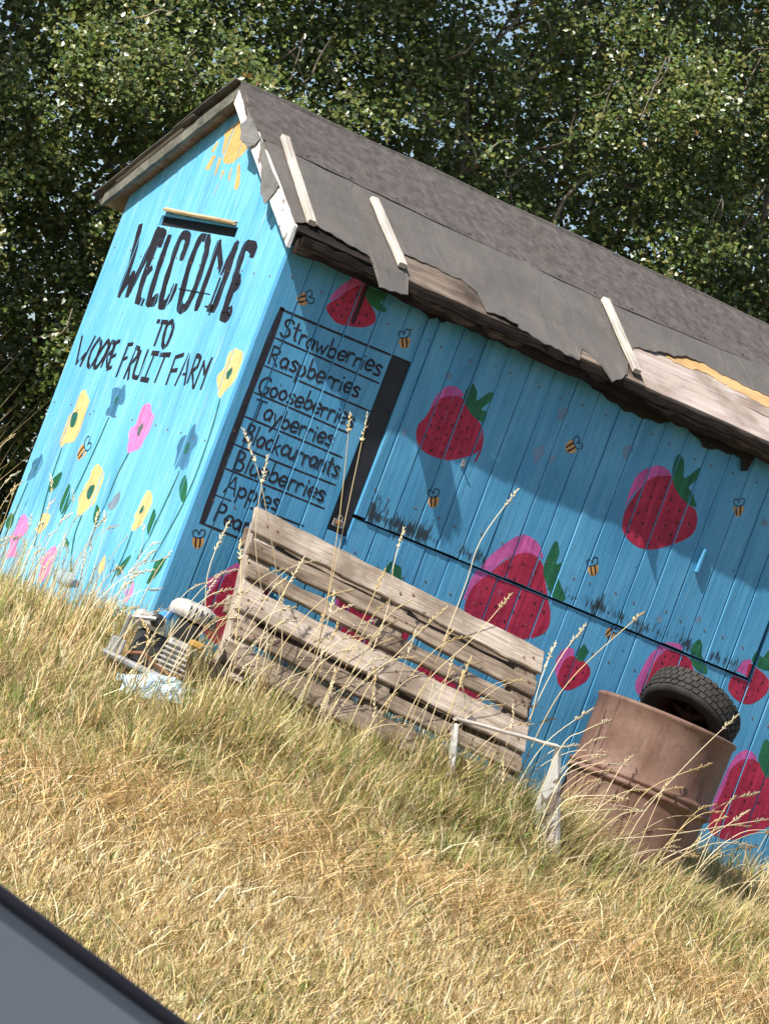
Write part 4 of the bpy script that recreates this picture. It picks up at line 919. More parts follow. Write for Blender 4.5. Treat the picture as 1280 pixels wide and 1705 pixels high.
# fascia and black membrane under the eaves
YE = YR - SE / HY
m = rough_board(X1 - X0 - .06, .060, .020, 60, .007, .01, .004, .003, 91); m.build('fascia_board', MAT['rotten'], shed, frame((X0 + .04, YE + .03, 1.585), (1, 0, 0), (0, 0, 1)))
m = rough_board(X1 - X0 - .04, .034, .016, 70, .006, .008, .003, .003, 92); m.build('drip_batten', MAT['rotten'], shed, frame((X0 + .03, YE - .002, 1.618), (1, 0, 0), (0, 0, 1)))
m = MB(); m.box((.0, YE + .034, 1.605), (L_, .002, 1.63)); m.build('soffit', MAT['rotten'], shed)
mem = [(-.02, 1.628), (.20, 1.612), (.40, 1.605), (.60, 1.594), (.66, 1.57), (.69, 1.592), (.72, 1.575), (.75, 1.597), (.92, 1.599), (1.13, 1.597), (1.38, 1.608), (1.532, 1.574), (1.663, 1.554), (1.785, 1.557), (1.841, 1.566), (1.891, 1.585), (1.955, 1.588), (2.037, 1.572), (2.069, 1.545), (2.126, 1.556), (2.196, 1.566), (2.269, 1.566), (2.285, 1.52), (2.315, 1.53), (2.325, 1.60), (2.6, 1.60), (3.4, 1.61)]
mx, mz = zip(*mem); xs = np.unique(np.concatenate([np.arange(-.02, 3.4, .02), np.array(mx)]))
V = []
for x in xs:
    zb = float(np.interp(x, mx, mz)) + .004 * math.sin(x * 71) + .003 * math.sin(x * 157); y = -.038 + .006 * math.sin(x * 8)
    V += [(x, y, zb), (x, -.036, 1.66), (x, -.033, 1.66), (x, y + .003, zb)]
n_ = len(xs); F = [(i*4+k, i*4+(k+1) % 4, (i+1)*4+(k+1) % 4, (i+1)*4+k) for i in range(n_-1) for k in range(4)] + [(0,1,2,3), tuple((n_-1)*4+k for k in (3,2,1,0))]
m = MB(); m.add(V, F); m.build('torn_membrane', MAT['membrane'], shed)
# nails: felt clouts on the roof, rusty nails in the boards
def nail_mesh(name, r_, h_, mat):
    mm = MB(); mm.tube([(0, 0, 0), (0, 0, h_)], r_, 6); me = mesh(name, mm.v, mm.f); me.materials.append(mat); return me
clout = nail_mesh('felt_nail', .0055, .003, MAT['steel']); q0 = random.Random(3)
for i in range(16):
    x = .15 + i * .2 + q0.uniform(-.05, .05); p = roof_pt(x, seam(x) - .03 + q0.uniform(-.008, .008), .0135); link('felt_nail', clout, None, shed, frame(p, (1, 0, 0), roof_pt(0, 0) - roof_pt(0, 1)))
bn = nail_mesh('board_nail', .0042, .0016, MAT['rusty'])
for (u0, u1, z0, z1, off, z2) in PLANKS['f']:
    for z in (1.50, .86, .60, .12):
        if z0 + .02 < z < z1 - .02: link('board_nail', bn, None, shed, frame(((u0 + u1) / 2 + q0.uniform(-.025, .025), -off - .0002, z + q0.uniform(-.012, .012)), (1, 0, 0), (0, 0, 1)))
for (u0, u1, z0, z1, off, z2) in PLANKS['g']:
    for z in (1.48, .80):
        if z0 + .02 < z < z1 - .02: link('board_nail', bn, None, shed, frame((-off - .0002, (u0 + u1) / 2 + q0.uniform(-.025, .025), z + q0.uniform(-.012, .012)), (0, -1, 0), (0, 0, 1)))

# ================================================================== pallet
PTL = Vector((.196, -.135, .612)); PTR = Vector((1.448, -.42, .497)); PBL = Vector((-.0, -.5, .08))
px_ = (PTR - PTL).normalized(); dn = PBL - PTL; dn = (dn - px_ * dn.dot(px_)).normalized(); PLn = (PTR - PTL).length
pz = px_.cross(-dn)            # board face normal, towards the viewer
if pz.y > 0: pz = -pz
PH = .80
pal = empty('wooden_pallet', PTL + px_ * PLn / 2 + dn * PH, 'weathered wooden pallet leaning against the front of the blue shed', 'pallet')
slats = [(0.0, .116, 'pallet_top'), (.150, .076, 'pallet'), (.264, .074, 'pallet'), (.374, .128, 'pallet_top'), (.542, .078, 'pallet'), (.660, .11, 'pallet')]
for i, (a, wd, mt) in enumerate(slats):
    tilt = random.uniform(-.006, .006); ln = PLn * (1.0 if i in (0, 5) else random.uniform(.975, .992)); st = 0 if i in (0, 5) else random.uniform(.004, .014)
    m = rough_board(ln, wd, .021, 16, .0055, .010, .004, .0025, 200 + i)
    m.build('slat', MAT[mt], pal, frame(PTL + px_ * st + dn * (a + wd), px_ - dn * tilt, -dn))
for k, fx in enumerate((.0, .47, .93)):
    m = rough_board(PH, .095, .088, 6, .003, .004, .006, .002, 230 + k)
    X_ = PTL + px_ * (PLn * fx + (.012 if k == 0 else 0)) - pz * .0895
    m.build('stringer', MAT['pallet_top'] if k == 0 else MAT['pallet'], pal, frame(X_ + dn * .004, dn, px_) if (dn.cross(px_)).dot(pz) > 0 else frame(X_ + dn * .004 + pz * .088, dn, px_))
for i, a in enumerate((.02, .36, .68)):
    m = rough_board(PLn, .09, .02, 10, .003, .006, .004, .0015, 240 + i); m.build('back_slat', MAT['pallet'], pal, frame(PTL - pz * .111 + dn * (a + .09), px_, -dn))
nm = MB(); nm.tube([(0, 0, 0), (0, 0, .0025)], .0055, 6); nail = mesh('nail_head', nm.v, nm.f); nail.materials.append(MAT['rusty'])
for i, (a, wd, mt) in enumerate(slats):
    for fx in (.035, .075, .50, .54, .945, .975):
        c_ = PTL + px_ * (PLn * fx + random.uniform(-.008, .008)) + dn * (a + wd * random.uniform(.3, .7)) + pz * .0215
        link('nail_head', nail, None, pal, frame(c_, px_, pz.cross(px_)))

# ================================================================== rusty drum
def rim_to_base():
    rim_c = Vector((2.085, -.46, .440)); ax = Vector((.045, .012, 1)).normalized(); return rim_c, ax
rc, ax = rim_to_base(); DH = rc.z - gz(rc.x, rc.y) + .05
base = rc - ax * DH
drum = empty('oil_drum', base, 'rusty brown steel drum with a wheel in its open top', 'drum')
R0 = .289
prof = [(R0 - .008, 0), (R0 + .004, .0), (R0 + .006, .008), (R0, .018)]
def hoop(zc):
    return [(R0 + d * .018, zc + z) for z, d in ((-.034, 0), (-.026, .25), (-.02, .85), (-.012, 1), (-.004, .75), (.0, .45), (.004, .75), (.012, 1), (.02, .85), (.026, .25), (.034, 0))]
prof += [(R0, z) for z in np.linspace(.03, .05, 2)] + hoop(DH - .585) if DH > .66 else []
prof += [(R0, DH - .45), (R0, DH - .36)] + hoop(DH - .30) + [(R0, DH - .2), (R0, DH - .1), (R0, DH - .02), (R0 + .007, DH - .012), (R0 + .008, DH - .002), (R0 + .003, DH + .004), (R0 - .004, DH), (R0 - .006, DH - .02), (R0 - .006, .02), (.0, .02)]
n = 56; V = []
for i, (r, z) in enumerate(prof):
    for k in range(n):
        t = 2 * math.pi * k / n; dent = 0
        if .03 < z < DH - .03 and r > .1:
            dent = -.003 * math.exp(-(((t - 4.1) / .5) ** 2 + ((z - DH + .44) / .12) ** 2)) - .003 * math.exp(-(((t - 3.6) / .5) ** 2 + ((z - DH + .2) / .1) ** 2)) + .0012 * math.sin(5 * t + z * 9)
        V.append(((r + dent) * math.cos(t), (r + dent) * math.sin(t), z))
m = MB(); m.add(V, [(i*n+k, i*n+(k+1) % n, (i+1)*n+(k+1) % n, (i+1)*n+k) for i in range(len(prof)-1) for k in range(n)])
Mz = frame(base, (1, 0, -ax.x), (0, 1, 0)); m.build('drum_shell', MAT['drum'], drum, Mz, smooth=True)

# wheel lying in the top of the drum
wn = Vector((-.484, -.30, -.818)).normalized(); wc = Vector((2.215, -.405, .500))
wx = wn.orthogonal().normalized(); MW = frame(wc, wx, wn.cross(wx))     # local z = wn
wheel = empty('wheel', wc - Vector((0, 0, .17)), 'small black treaded wheel tipped into the rusty drum', 'wheel')
RO, WD = .205, .058
tp = [(.118, -.046), (.128, -.052), (.150, -.060), (.175, -.062), (.192, -.055), (.200, -.044), (.203, 0), (.200, .044), (.192, .055), (.175, .062), (.150, .060), (.128, .052), (.118, .046), (.112, 0)]
m = MB(); m.lathe(tp, 48, closed=True); tyre = m.build('tyre', MAT['tyre'], wheel, MW, smooth=True)
m = MB(); nb = 40
for row, (zc, hw) in enumerate(((-.042, .010), (-.017, .011), (.008, .011), (.033, .010))):
    for k in range(nb):
        t0 = 2 * math.pi * (k + .5 * (row % 2)) / nb; t1 = t0 + 2 * math.pi / nb * .78
        ra = .200 if row in (0, 3) else .2015; rb = ra + .0055 + random.uniform(-.001, .0012)
        sk = .012 * (1 if row % 2 else -1)
        pts = []
        for r_ in (ra - .004, rb):
            for t, z in ((t0, zc - hw), (t1, zc - hw), (t1 + .02, zc + hw), (t0 + .02, zc + hw)): pts.append((r_ * math.cos(t), r_ * math.sin(t), z))
        m.add(pts, [(0,3,2,1), (4,5,6,7), (0,1,5,4), (1,2,6,5), (2,3,7,6), (3,0,4,7)])
m.build('tread_blocks', MAT['tyre'], tyre, MW)
m = MB(); m.lathe([(.119, -.05), (.110, -.046), (.100, -.02), (.098, .0), (.100, .02), (.110, .046), (.119, .05)], 40)
m.lathe([(.0, .012), (.030, .014), (.034, .030), (.0, .032)], 20); m.lathe([(.0, -.012), (.10, -.012), (.10, -.006), (.0, -.006)], 32)
for k in range(5):
    t = 2 * math.pi * k / 5; m.tube([(.02*math.cos(t), .02*math.sin(t), .018), (.104*math.cos(t), .104*math.sin(t), .004)], [.013, .009], 6)
m.build('rim', MAT['rim_rust'], wheel, MW, smooth=True)

# ================================================================== broken white crate
crA, crB = Vector((.872, -.95, .112)), Vector((1.338, -.95, .155)); crC = Vector((1.54, -.97, -.34)); crD = Vector((.958, -.97, -.20))
crate = empty('broken_crate', Vector((1.2, -.9, gz(1.2, -.9))), 'broken open crate of flaking white boards in front of the drum', 'crate')
def plk(name, A, B, wdir, wd, th, mat, parent, seed, jag=.004):
    A = Vector(A); B = Vector(B); return rough_board((B - A).length, wd, th, 8, jag, .006, .003, .0015, seed).build(name, MAT[mat], parent, frame(A, B - A, wdir))
plk('top_rail', crA, crB, (0, 1, .12), .035, .011, 'batten', crate, 301, .003)
# right side board: broken, narrow at its top and wide lower down
d = (crC - crB); bw = Vector((-.80, .52, -.30)).normalized(); V = []
for t, wd in ((0, .02), (.12, .04), (.25, .065), (.4, .105), (.5, .125), (.7, .12), (.85, .128), (1.0, .125)):
    p = crB + d * t; j = random.uniform(-.004, .004); V += [p, p + bw * (wd + j) * .8, p + bw * (wd + j) * .8 + Vector((.018, .006, 0)), p + Vector((.018, .006, 0))]
m = MB(); m.add(V, [(i*4+k, i*4+(k+1) % 4, (i+1)*4+(k+1) % 4, (i+1)*4+k) for i in range(7) for k in range(4)] + [(0,1,2,3), (31,30,29,28)]); m.build('side_board', MAT['peel_crate'], crate)
plk('side_board', crA + Vector((.0, .004, -.018)), crD, (.25, .95, 0), .05, .016, 'peel_crate', crate, 303)
plk('back_rail', crA + Vector((.03, .16, -.16)), crB + Vector((.05, .16, -.19)), (.1, .0, -1), .06, .016, 'deck_brown', crate, 304)

# ================================================================== old mower engine
E0 = Vector((-.205, -.52, gz(-.205, -.52)))
eng = empty('mower_engine', E0, 'old petrol mower engine with a cream cowl in the grass at the shed corner', 'engine')
ME = Matrix.Translation(E0 + Vector((0, 0, .015))) @ Matrix.Rotation(math.radians(-24), 4, 'Z') @ Matrix.Rotation(math.radians(4), 4, 'Y') @ Matrix.Scale(1.12, 4)
m = MB(); m.box((-.17, -.12, .0), (.17, .12, .028), 0, .008); m.tube([(-.18, -.13, .02), (.18, -.13, .02)], .012, 8); m.build('deck', MAT['alu'], eng, ME)
m = MB(); m.box((-.09, -.07, .028), (.03, .08, .15), 0, .012); m.build('crankcase', MAT['dark_metal'], eng, ME)
for k in range(6):
    m = MB(); z = .05 + k * .017; m.box((-.005 + .002*k, -.115, z), (.105 - .004*k, .02, z + .008), 0, .002); m.build('cooling_fin', MAT['cream'], eng, ME)
m = MB(); m.box((.012, -.098, .035), (.082, .01, .158), 0, .006); m.build('cylinder', MAT['cream'], eng, ME)
m = MB(); prof = [(.0, .30), (.045, .298), (.075, .288), (.088, .27), (.092, .235), (.088, .235), (.084, .265), (.07, .282), (.0, .292)]
m.lathe(prof, 28, M=Matrix.Translation((.055, .0, 0)) @ Matrix.Diagonal((.95, .74, 1, 1))); cw = m.build('cowl', MAT['cream'], eng, ME, smooth=True)
for k in range(7):
    m = MB(); t = -.9 + k * .23; m.box((-.0025, -.002, .243), (.0025, .002, .282)); 
    m.build('cowl_slot', MAT['plastic_black'], cw, ME @ Matrix.Translation((.055 + .0868*math.cos(t - .9), .0682*math.sin(t - .9), 0)))
m = MB(); m.box((.015, -.06, .165), (.10, .05, .236), 0, .01); m.build('air_filter', MAT['plastic_black'], eng, ME)
m = MB(); m.box((-.125, -.085, .150), (-.02, .07, .205), 0, .015); m.build('fuel_tank', MAT['cream'], eng, ME)
m = MB(); m.lathe([(.0, .232), (.022, .232), (.024, .226), (.024, .208), (.0, .206)], 16, M=Matrix.Translation((-.03, -.03, 0))); m.build('fuel_cap', MAT['plastic_blue'], eng, ME)
m = MB(); m.lathe([(.0, -.02), (.022, -.02), (.024, -.015), (.024, .015), (.010, .02), (.0, .018)], 16, M=Matrix.Translation((-.052, -.095, .187)) @ Matrix.Rotation(math.pi/2, 4, 'X')); m.build('primer_knob', MAT['plastic_black'], eng, ME)
m = MB(); m.tube([(-.14, -.11, .03), (-.142, -.112, .16), (-.06, -.115, .19)], .008, 7); m.build('bracket', MAT['steel'], eng, ME)
m = MB(); m.box((-.165, -.115, .029), (-.115, -.05, .085), 0, .006); m.build('carburettor', MAT['alu'], eng, ME)
m = MB(); m.tube([(-.10, -.10, .05), (-.05, -.135, .07), (.0, -.13, .05), (.05, -.13, .04), (.10, -.12, .05)], .007, 7); m.build('exhaust_pipe', MAT['rusty'], eng, ME)
m = MB(); m.box((.075, -.125, .155), (.125, -.085, .18), 0, .006); m.build('ignition_lead_boot', MAT['ochre'], eng, ME)

# ================================================================== litter
B0 = Vector((-.27, .30, gz(-.27, .30))); bot = empty('plastic_bottle', B0, 'clear crushed plastic bottle with a grey cap below the painted flowers', 'bottle')
A = Vector((-.255, .36, gz(-.25, .36) + .15)); Bq = Vector((-.285, .145, gz(-.25, .14) + .125)); dd = (Bq - A).normalized(); MBt = frame(A, dd, (0, 0, 1)) @ Matrix.Rotation(math.pi/2, 4, 'Y')
LB = (Bq - A).length
m = MB(); m.lathe([(.0, .0), (.024, .0), (.030, .008), (.031, .05), (.028, .06), (.031, .07), (.031, LB*.58), (.026, LB*.72), (.014, LB*.86), (.0125, LB*.93), (.0, LB*.93)], 20, M=Matrix.Rotation(0, 4, 'Z')); m.build('bottle_body', MAT['bottle'], bot, MBt, smooth=True)
m = MB(); m.lathe([(.0, LB*.9), (.0165, LB*.9), (.0165, LB), (.0, LB)], 16); m.build('cap', MAT['bottle_cap'], bot, MBt)
# crumpled pale blue sheet
S0 = Vector((-.265, -.735, 0)); S0.z = gz(S0.x, S0.y) + .075
nx, ny = 15, 11; V = []
for j in range(ny):
    for i in range(nx):
        u, v = i/(nx-1) - .5, j/(ny-1) - .5; x = S0.x + u * .26 + v * .03; y = S0.y + v * .17 - u * .05
        k = float(fnoise(np.array(u*2), np.array(v*2), 9, 4, 1.1)); V.append((x + .01*k, y, gz(x, y) + .07 + .045 * (1 - (2*u)**2) * (1 - (2*v)**2) + .02 * k))
V2 = [(a, b, c - .004) for a, b, c in V]; N_ = nx * ny; F = []
for j in range(ny-1):
    for i in range(nx-1): a = j*nx+i; F += [(a, a+1, a+nx+1, a+nx), (N_+a, N_+a+nx, N_+a+nx+1, N_+a+1)]
rim = list(range(nx)) + [j*nx+nx-1 for j in range(1, ny)] + [(ny-1)*nx+i for i in range(nx-2, -1, -1)] + [j*nx for j in range(ny-2, 0, -1)]
F += [(rim[k], N_+rim[k], N_+rim[(k+1) % len(rim)], rim[(k+1) % len(rim)]) for k in range(len(rim))]
m = MB(); m.add(V, F) if False else m.add(V + V2, F); tag(m.build('plastic_sheet', MAT['sheet'], smooth=False), 'crumpled pale blue plastic sheet in the grass below the mower engine', 'sheet')

# ================================================================== the car the picture was taken from (only its door top shows)
r1 = Vector((.458, .895, -.040)); r2 = Vector((.499, .873, -.0533)); tt2 = 1.22; tt1 = tt2 * .873 / .895
Q1 = CAM + r1 * tt1; Q2 = CAM + r2 * tt2; cd = (Q2 - Q1).normalized(); yd = Q1.y
car = empty('car', Vector((-7.6, yd - .6, ROADZ)), 'dark grey car door top with a black window seal at the near corner', 'car')
Aw = Q1 - cd * .55; Bw = Q2 + cd * .42
def slab(pts, y0, y1):
    k = len(pts); mm = MB(); mm.add([(x, y, z) for y in (y0, y1) for x, z in pts], [tuple(range(k)), tuple(range(2*k-1, k-1, -1))] + [(i, (i+1) % k, k + (i+1) % k, k + i) for i in range(k)]); return mm
slab([(Aw.x, ROADZ + .32), (Bw.x, ROADZ + .32), (Bw.x, Bw.z - .0008), (Aw.x, Aw.z - .0008)], yd + .002, yd + .075).build('door', MAT['car_grey'], car)
m = MB(); m.tube([Aw + Vector((0, .0022, -.0012)), Bw + Vector((0, .0022, -.0012))], .0021, 10); m.build('window_seal', MAT['rubber'], car)
slab([(Bw.x + .004, ROADZ + .32), (Bw.x + 1.5, ROADZ + .32), (Bw.x + 1.5, ROADZ + .70), (Bw.x + .9, ROADZ + .80), (Bw.x + .004, Bw.z - .03)], yd + .002, yd + .075).build('front_wing', MAT['car_grey'], car)
slab([(Aw.x - 1.5, ROADZ + .32), (Aw.x - .004, ROADZ + .32), (Aw.x - .004, Aw.z - .02), (Aw.x - 1.5, Aw.z - .03)], yd + .002, yd + .075).build('rear_wing', MAT['car_grey'], car)
m = MB(); m.box((Aw.x - 1.5, yd - 1.6, ROADZ + .22), (Bw.x + 1.5, yd, ROADZ + .318)); m.build('floor_pan', MAT['car_grey'], car)
for x_ in (Aw.x - .9, Bw.x + .9):
    for y_ in (yd - .14, yd - 1.5):
        m = MB(); MM = Matrix.Translation((x_, y_, ROADZ + .30)) @ Matrix.Rotation(math.pi/2, 4, 'X')
        m.lathe([(.19, -.08), (.27, -.09), (.30, -.06), (.30, .06), (.27, .09), (.19, .08)], 28, closed=True); ty = m.build('wheel', MAT['tyre'], car, MM, smooth=True)
        m = MB(); m.lathe([(.0, .02), (.17, .05), (.192, .075), (.192, -.075), (.0, -.02)], 24); m.build('rim', MAT['alu'], ty, MM)

# ================================================================== grass
STRAW = np.array([(.74, .565, .275), (.83, .675, .39), (.66, .48, .215), (.56, .445, .20), (.88, .755, .50), (.74, .51, .27)])
GREEN = np.array([(.25, .32, .075), (.38, .40, .12), (.17, .245, .06), (.48, .46, .17)])
def blades(x, y, h, wd, lean, green, seed, lean_dir=None, zoff=-.01):
    r = np.random.default_rng(seed); n = len(x); a = r.uniform(0, 2*np.pi, n); ld = r.uniform(0, 2*np.pi, n) if lean_dir is None else lean_dir + r.normal(0, .9, n)
    z = ground_z(x, y) + zoff; dx, dy = np.cos(a) * wd / 2, np.sin(a) * wd / 2; lx, ly = np.cos(ld) * lean * h, np.sin(ld) * lean * h
    hz = h * np.sqrt(np.clip(1 - lean**2 * .8, .06, 1)); k = r.uniform(.25, .45, n); kz = r.uniform(.5, .72, n)
    V = np.empty((n, 5, 3)); b = np.stack([x, y, z], 1)
    V[:, 0] = b + np.stack([-dx, -dy, 0*x], 1); V[:, 1] = b + np.stack([dx, dy, 0*x], 1)
    m = b + np.stack([lx * k, ly * k, hz * kz], 1); V[:, 2] = m + np.stack([-dx*.8, -dy*.8, 0*x], 1); V[:, 3] = m + np.stack([dx*.8, dy*.8, 0*x], 1)
    V[:, 4] = b + np.stack([lx, ly, hz], 1)
    T = np.array([(0, 1, 3), (0, 3, 2), (2, 3, 4)]); T = (np.arange(n)[:, None, None] * 5 + T[None]).reshape(-1, 3)
    isg = r.uniform(0, 1, n) < green; c = np.where(isg[:, None], GREEN[r.integers(0, len(GREEN), n)], STRAW[r.integers(0, len(STRAW), n)]) * r.uniform(.50, 1.32, n)[:, None]
    C = np.repeat(c[:, None], 5, 1); tipg = isg[:, None] & (r.uniform(0, 1, n) < .5)[:, None]
    C[:, 4] = np.where(tipg, C[:, 4] * .5 + np.array([.28, .21, .09]), C[:, 4]); return V.reshape(-1, 3), T, np.clip(C.reshape(-1, 3), 0, 1)
def free(x, y):     # not inside the shed
    return ~((x > -.03) & (x < L_) & (y > -.03) & (y < W_ + .02))
def xc(y): return .62 + .57 * y      # middle of what the road side sees at depth y
def merge(parts):
    V, T, C = [], [], []; o = 0
    for v, t, c in parts: V.append(v); T.append(t + o); C.append(c); o += len(v)
    return np.concatenate(V), np.concatenate(T), np.concatenate(C)
def stuff(name, parts, label, cat='grass'):
    V, T, C = merge(parts); return tag(link(name, tri_mesh(name, V, T, C), MAT['grass']), label, cat, kind='stuff')
r = np.random.default_rng(31)
# short, dry mown grass on the bank
n = 340000; y = -r.uniform(.15, 6.3, n) ; x = xc(y) + r.normal(0, 1, n) * 1.15 + r.uniform(-1.2, 1.2, n)
d = fnoise(x, y, 41, 4, .55); keep = free(x, y) & (r.uniform(0, 1, n) < .72 + .35 * d); x, y, d = x[keep], y[keep], d[keep]
g = np.clip(.10 + .30 * fnoise(x, y, 42, 4, .5) + .22 * np.exp(-((y + 1.1) / .8) ** 2), 0, .8)
h = (.036 + .045 * r.uniform(0, 1, len(x))) * (1 + .55 * fnoise(x, y, 47, 3, 2.4)) * (1 + .35 * d) + .06 * np.exp(-((y + .9) / .55) ** 2)
parts = [blades(x, y, h, r.uniform(.0038, .0074, len(x)), r.uniform(.05, .97, len(x)), g, 1)]
n = 60000; y = -r.uniform(-2, 8.6, n); x = r.uniform(-9, 7, n); keep = free(x, y); x, y = x[keep], y[keep]
parts.append(blades(x, y, r.uniform(.05, .11, len(x)), np.full(len(x), .008), r.uniform(.2, .9, len(x)), np.full(len(x), .2), 2))
# flattened straw lying on top
n = 10000; y = -r.uniform(.6, 6.0, n); x = xc(y) + r.normal(0, 1.5, n)
parts.append(blades(x, y, r.uniform(.10, .24, n), r.uniform(.003, .0055, n), r.uniform(.93, 1.0, n), np.full(n, .04), 3, zoff=.035))
n = 5000; y = -1.75 + r.normal(0, .20, n) + .10 * np.sin(r.uniform(0, 9, n)) - .25 * np.sin(r.uniform(0, 1, n)); x = r.uniform(-3, 2.6, n); v_, t_, c_ = blades(x, y, r.uniform(.10, .26, n), r.uniform(.003, .006, n), r.uniform(.9, 1.0, n), np.full(n, .1), 5, zoff=.05)
parts.append((v_, t_, c_ * np.array([1.08, .98, .94])))
n = 30000; y = -r.uniform(.9, 6.0, n); x = xc(y) + r.normal(0, 1.4, n); v_, t_, c_ = blades(x, y, r.uniform(.05, .095, n), r.uniform(.005, .0085, n), r.uniform(.0, .8, n), np.full(n, .03), 6); parts.append((v_, t_, np.clip(c_ * 1.15, 0, .85)))
stuff('mown_grass', parts, 'short dry straw coloured grass covering the bank')
# long grass around the foot of the shed
def band(n, x0, x1, y0, y1, h0, h1, gr, seed, lean=(.1, .6), wd=(.003, .0055), ld=None):
    q = np.random.default_rng(seed); x = q.uniform(x0, x1, n); y = q.uniform(y0, y1, n); k = free(x, y) & (q.uniform(0, 1, n) < .55 + .6 * fnoise(x, y, seed, 3, 1.6)); x, y = x[k], y[k]
    k = ~((np.abs(x + .27) < .22) & (y < -.42) & (y > -1.0)) | (q.uniform(0, 1, len(x)) < .25); x, y = x[k], y[k]
    k = ~((x > 1.15) & (x < 1.8) & (y < -.93) & (y > -1.4)) | (q.uniform(0, 1, len(x)) < .4); x, y = x[k], y[k]
    hh = q.uniform(h0, h1, len(x)) * (1 + .3 * fnoise(x, y, seed + 1, 3, .9)); return blades(x, y, hh, q.uniform(*wd, len(x)), q.uniform(*lean, len(x)), np.full(len(x), gr), seed, ld)
parts = [band(15000, -.9, 1.5, -1.15, -.62, .10, .24, .34, 51, (.1, .9), (.004, .0085)), band(8000, 1.5, 3.4, -1.15, -.62, .06, .14, .30, 71, (.2, .97), (.004, .0085)), band(5000, -.2, 1.6, -.6, -.03, .12, .26, .35, 52), band(4000, 1.6, 3.4, -.6, -.03, .06, .16, .3, 72), band(14000, -1.5, -.03, -.75, 1.7, .05, .13, .34, 53, wd=(.0034, .006)),
         band(5000, .15, 1.35, -1.15, -.6, .16, .28, .45, 54, (.1, .8), (.004, .008)), band(9000, -1.6, 3.0, -1.75, -1.05, .09, .18, .36, 55, (.2, .98), (.004, .009)), band(5000, 1.4, 2.6, -1.1, -.75, .16, .30, .30, 56, (.3, .9), ld=.3),
         band(900, -.6, -.03, -.3, 1.55, .15, .36, .10, 57, (.05, .3), (.0022, .004)), band(1500, -1.5, -.1, 1.4, 2.2, .5, .95, .05, 58, (.05, .4), (.0025, .0045)),
         band(2200, 1.35, 1.75, -.95, -.6, .18, .34, .35, 59, (.2, .8)), band(3500, -.7, .1, -1.1, -.72, .08, .18, .35, 60), band(1500, .95, 1.42, -.92, -.74, .16, .30, .75, 61, (.1, .6), (.004, .008)), band(2600, .5, 1.3, -.95, -.72, .20, .34, .5, 62, (.1, .7), (.004, .008))]
q = np.random.default_rng(64)
for k in range(46):
    tx, ty = q.uniform(-1.3, 2.7), -q.uniform(.62, 1.5)
    if k < 16: tx, ty = q.uniform(-1.2, -.1), q.uniform(-.75, 1.3)
    if -.42 < tx < -.02 and -.95 < ty < -.3: continue
    nn = int(q.integers(60, 170)); a_ = q.uniform(0, 6.28, nn); rr = q.uniform(.01, .09, nn); gr_ = q.uniform(.1, .9)
    parts.append(blades(tx + rr * np.cos(a_), ty + rr * np.sin(a_), q.uniform(.12, .28, nn) * (.55 if k < 16 else 1), q.uniform(.0035, .007, nn), q.uniform(.1, .85, nn), np.full(nn, gr_), 300 + k, zoff=-.005))
stuff('long_grass', parts, 'longer green and straw grass around the foot of the shed')
# flowering stalks with seed heads
ST = [
  [ (0.344,-0.700,0.016),(0.304,-0.700,0.364),(0.211,-0.650,1.075) ],
  [ (0.353,-0.700,0.091),(0.249,-0.700,0.586),(0.141,-0.650,1.049) ],
  [ (0.251,-0.600,0.137),(-0.049,-0.600,0.636),(-0.209,-0.550,0.848) ],
  [ (0.163,-0.650,0.115),(-0.048,-0.650,0.474),(-0.100,-0.600,0.786) ],
  [ (0.997,-0.450,0.567),(0.991,-0.450,0.814),(1.098,-0.400,1.059) ],
  [ (0.681,-0.500,0.391),(0.634,-0.500,0.596),(0.649,-0.450,0.743) ],
  [ (1.453,-0.600,0.222),(1.522,-0.600,0.471),(1.745,-0.550,0.791) ],
  [ (1.391,-0.600,0.227),(1.424,-0.600,0.488),(1.515,-0.550,0.661) ],
  [ (1.398,-0.600,0.179),(1.376,-0.600,0.396),(1.414,-0.550,0.551) ],
  [ (1.782,-0.900,-0.052),(1.828,-0.900,0.141),(2.095,-0.850,0.326) ],
  [ (1.829,-0.900,0.005),(1.963,-0.900,0.305),(2.132,-0.850,0.542) ],
  [ (2.207,-0.700,0.052),(2.335,-0.700,0.215),(2.496,-0.650,0.299) ],
  [ (1.629,-1.000,-0.134),(1.926,-1.000,0.003),(2.375,-0.950,0.203) ],
  [ (1.365,-1.000,0.051),(1.448,-1.000,0.154),(1.558,-0.950,0.200) ],
  [ (1.312,-1.000,0.143),(1.387,-1.000,0.251),(1.514,-0.950,0.331) ],
  [ (1.425,-1.000,-0.098),(1.574,-1.000,-0.009),(1.784,-0.950,0.049) ],
  [ (1.403,-1.000,-0.047),(1.533,-1.000,0.037),(1.722,-0.950,0.074) ],
  [ (-0.026,-0.550,0.010),(-0.131,-0.550,0.287),(-0.102,-0.500,0.507) ],
  [ (0.825,-0.700,0.178),(0.966,-0.700,0.446),(1.082,-0.650,0.652) ],
  [ (0.450,-0.700,0.124),(0.475,-0.700,0.326),(0.519,-0.650,0.553) ],
  [ (0.082,-0.800,-0.055),(0.040,-0.800,0.169),(0.115,-0.750,0.474) ],
  [ (-0.031,-0.800,-0.046),(-0.100,-0.800,0.239),(-0.162,-0.750,0.448) ],
  [ (0.542,-0.800,0.100),(0.625,-0.800,0.297),(0.776,-0.750,0.511) ],
  [ (1.185,-1.000,-0.088),(1.240,-1.000,0.148),(1.419,-0.950,0.346) ],
  [ (1.977,-0.900,-0.125),(2.150,-0.900,0.030),(2.337,-0.850,0.206) ],
  [ (2.226,-0.800,-0.116),(2.320,-0.800,0.015),(2.509,-0.750,0.090) ],
]
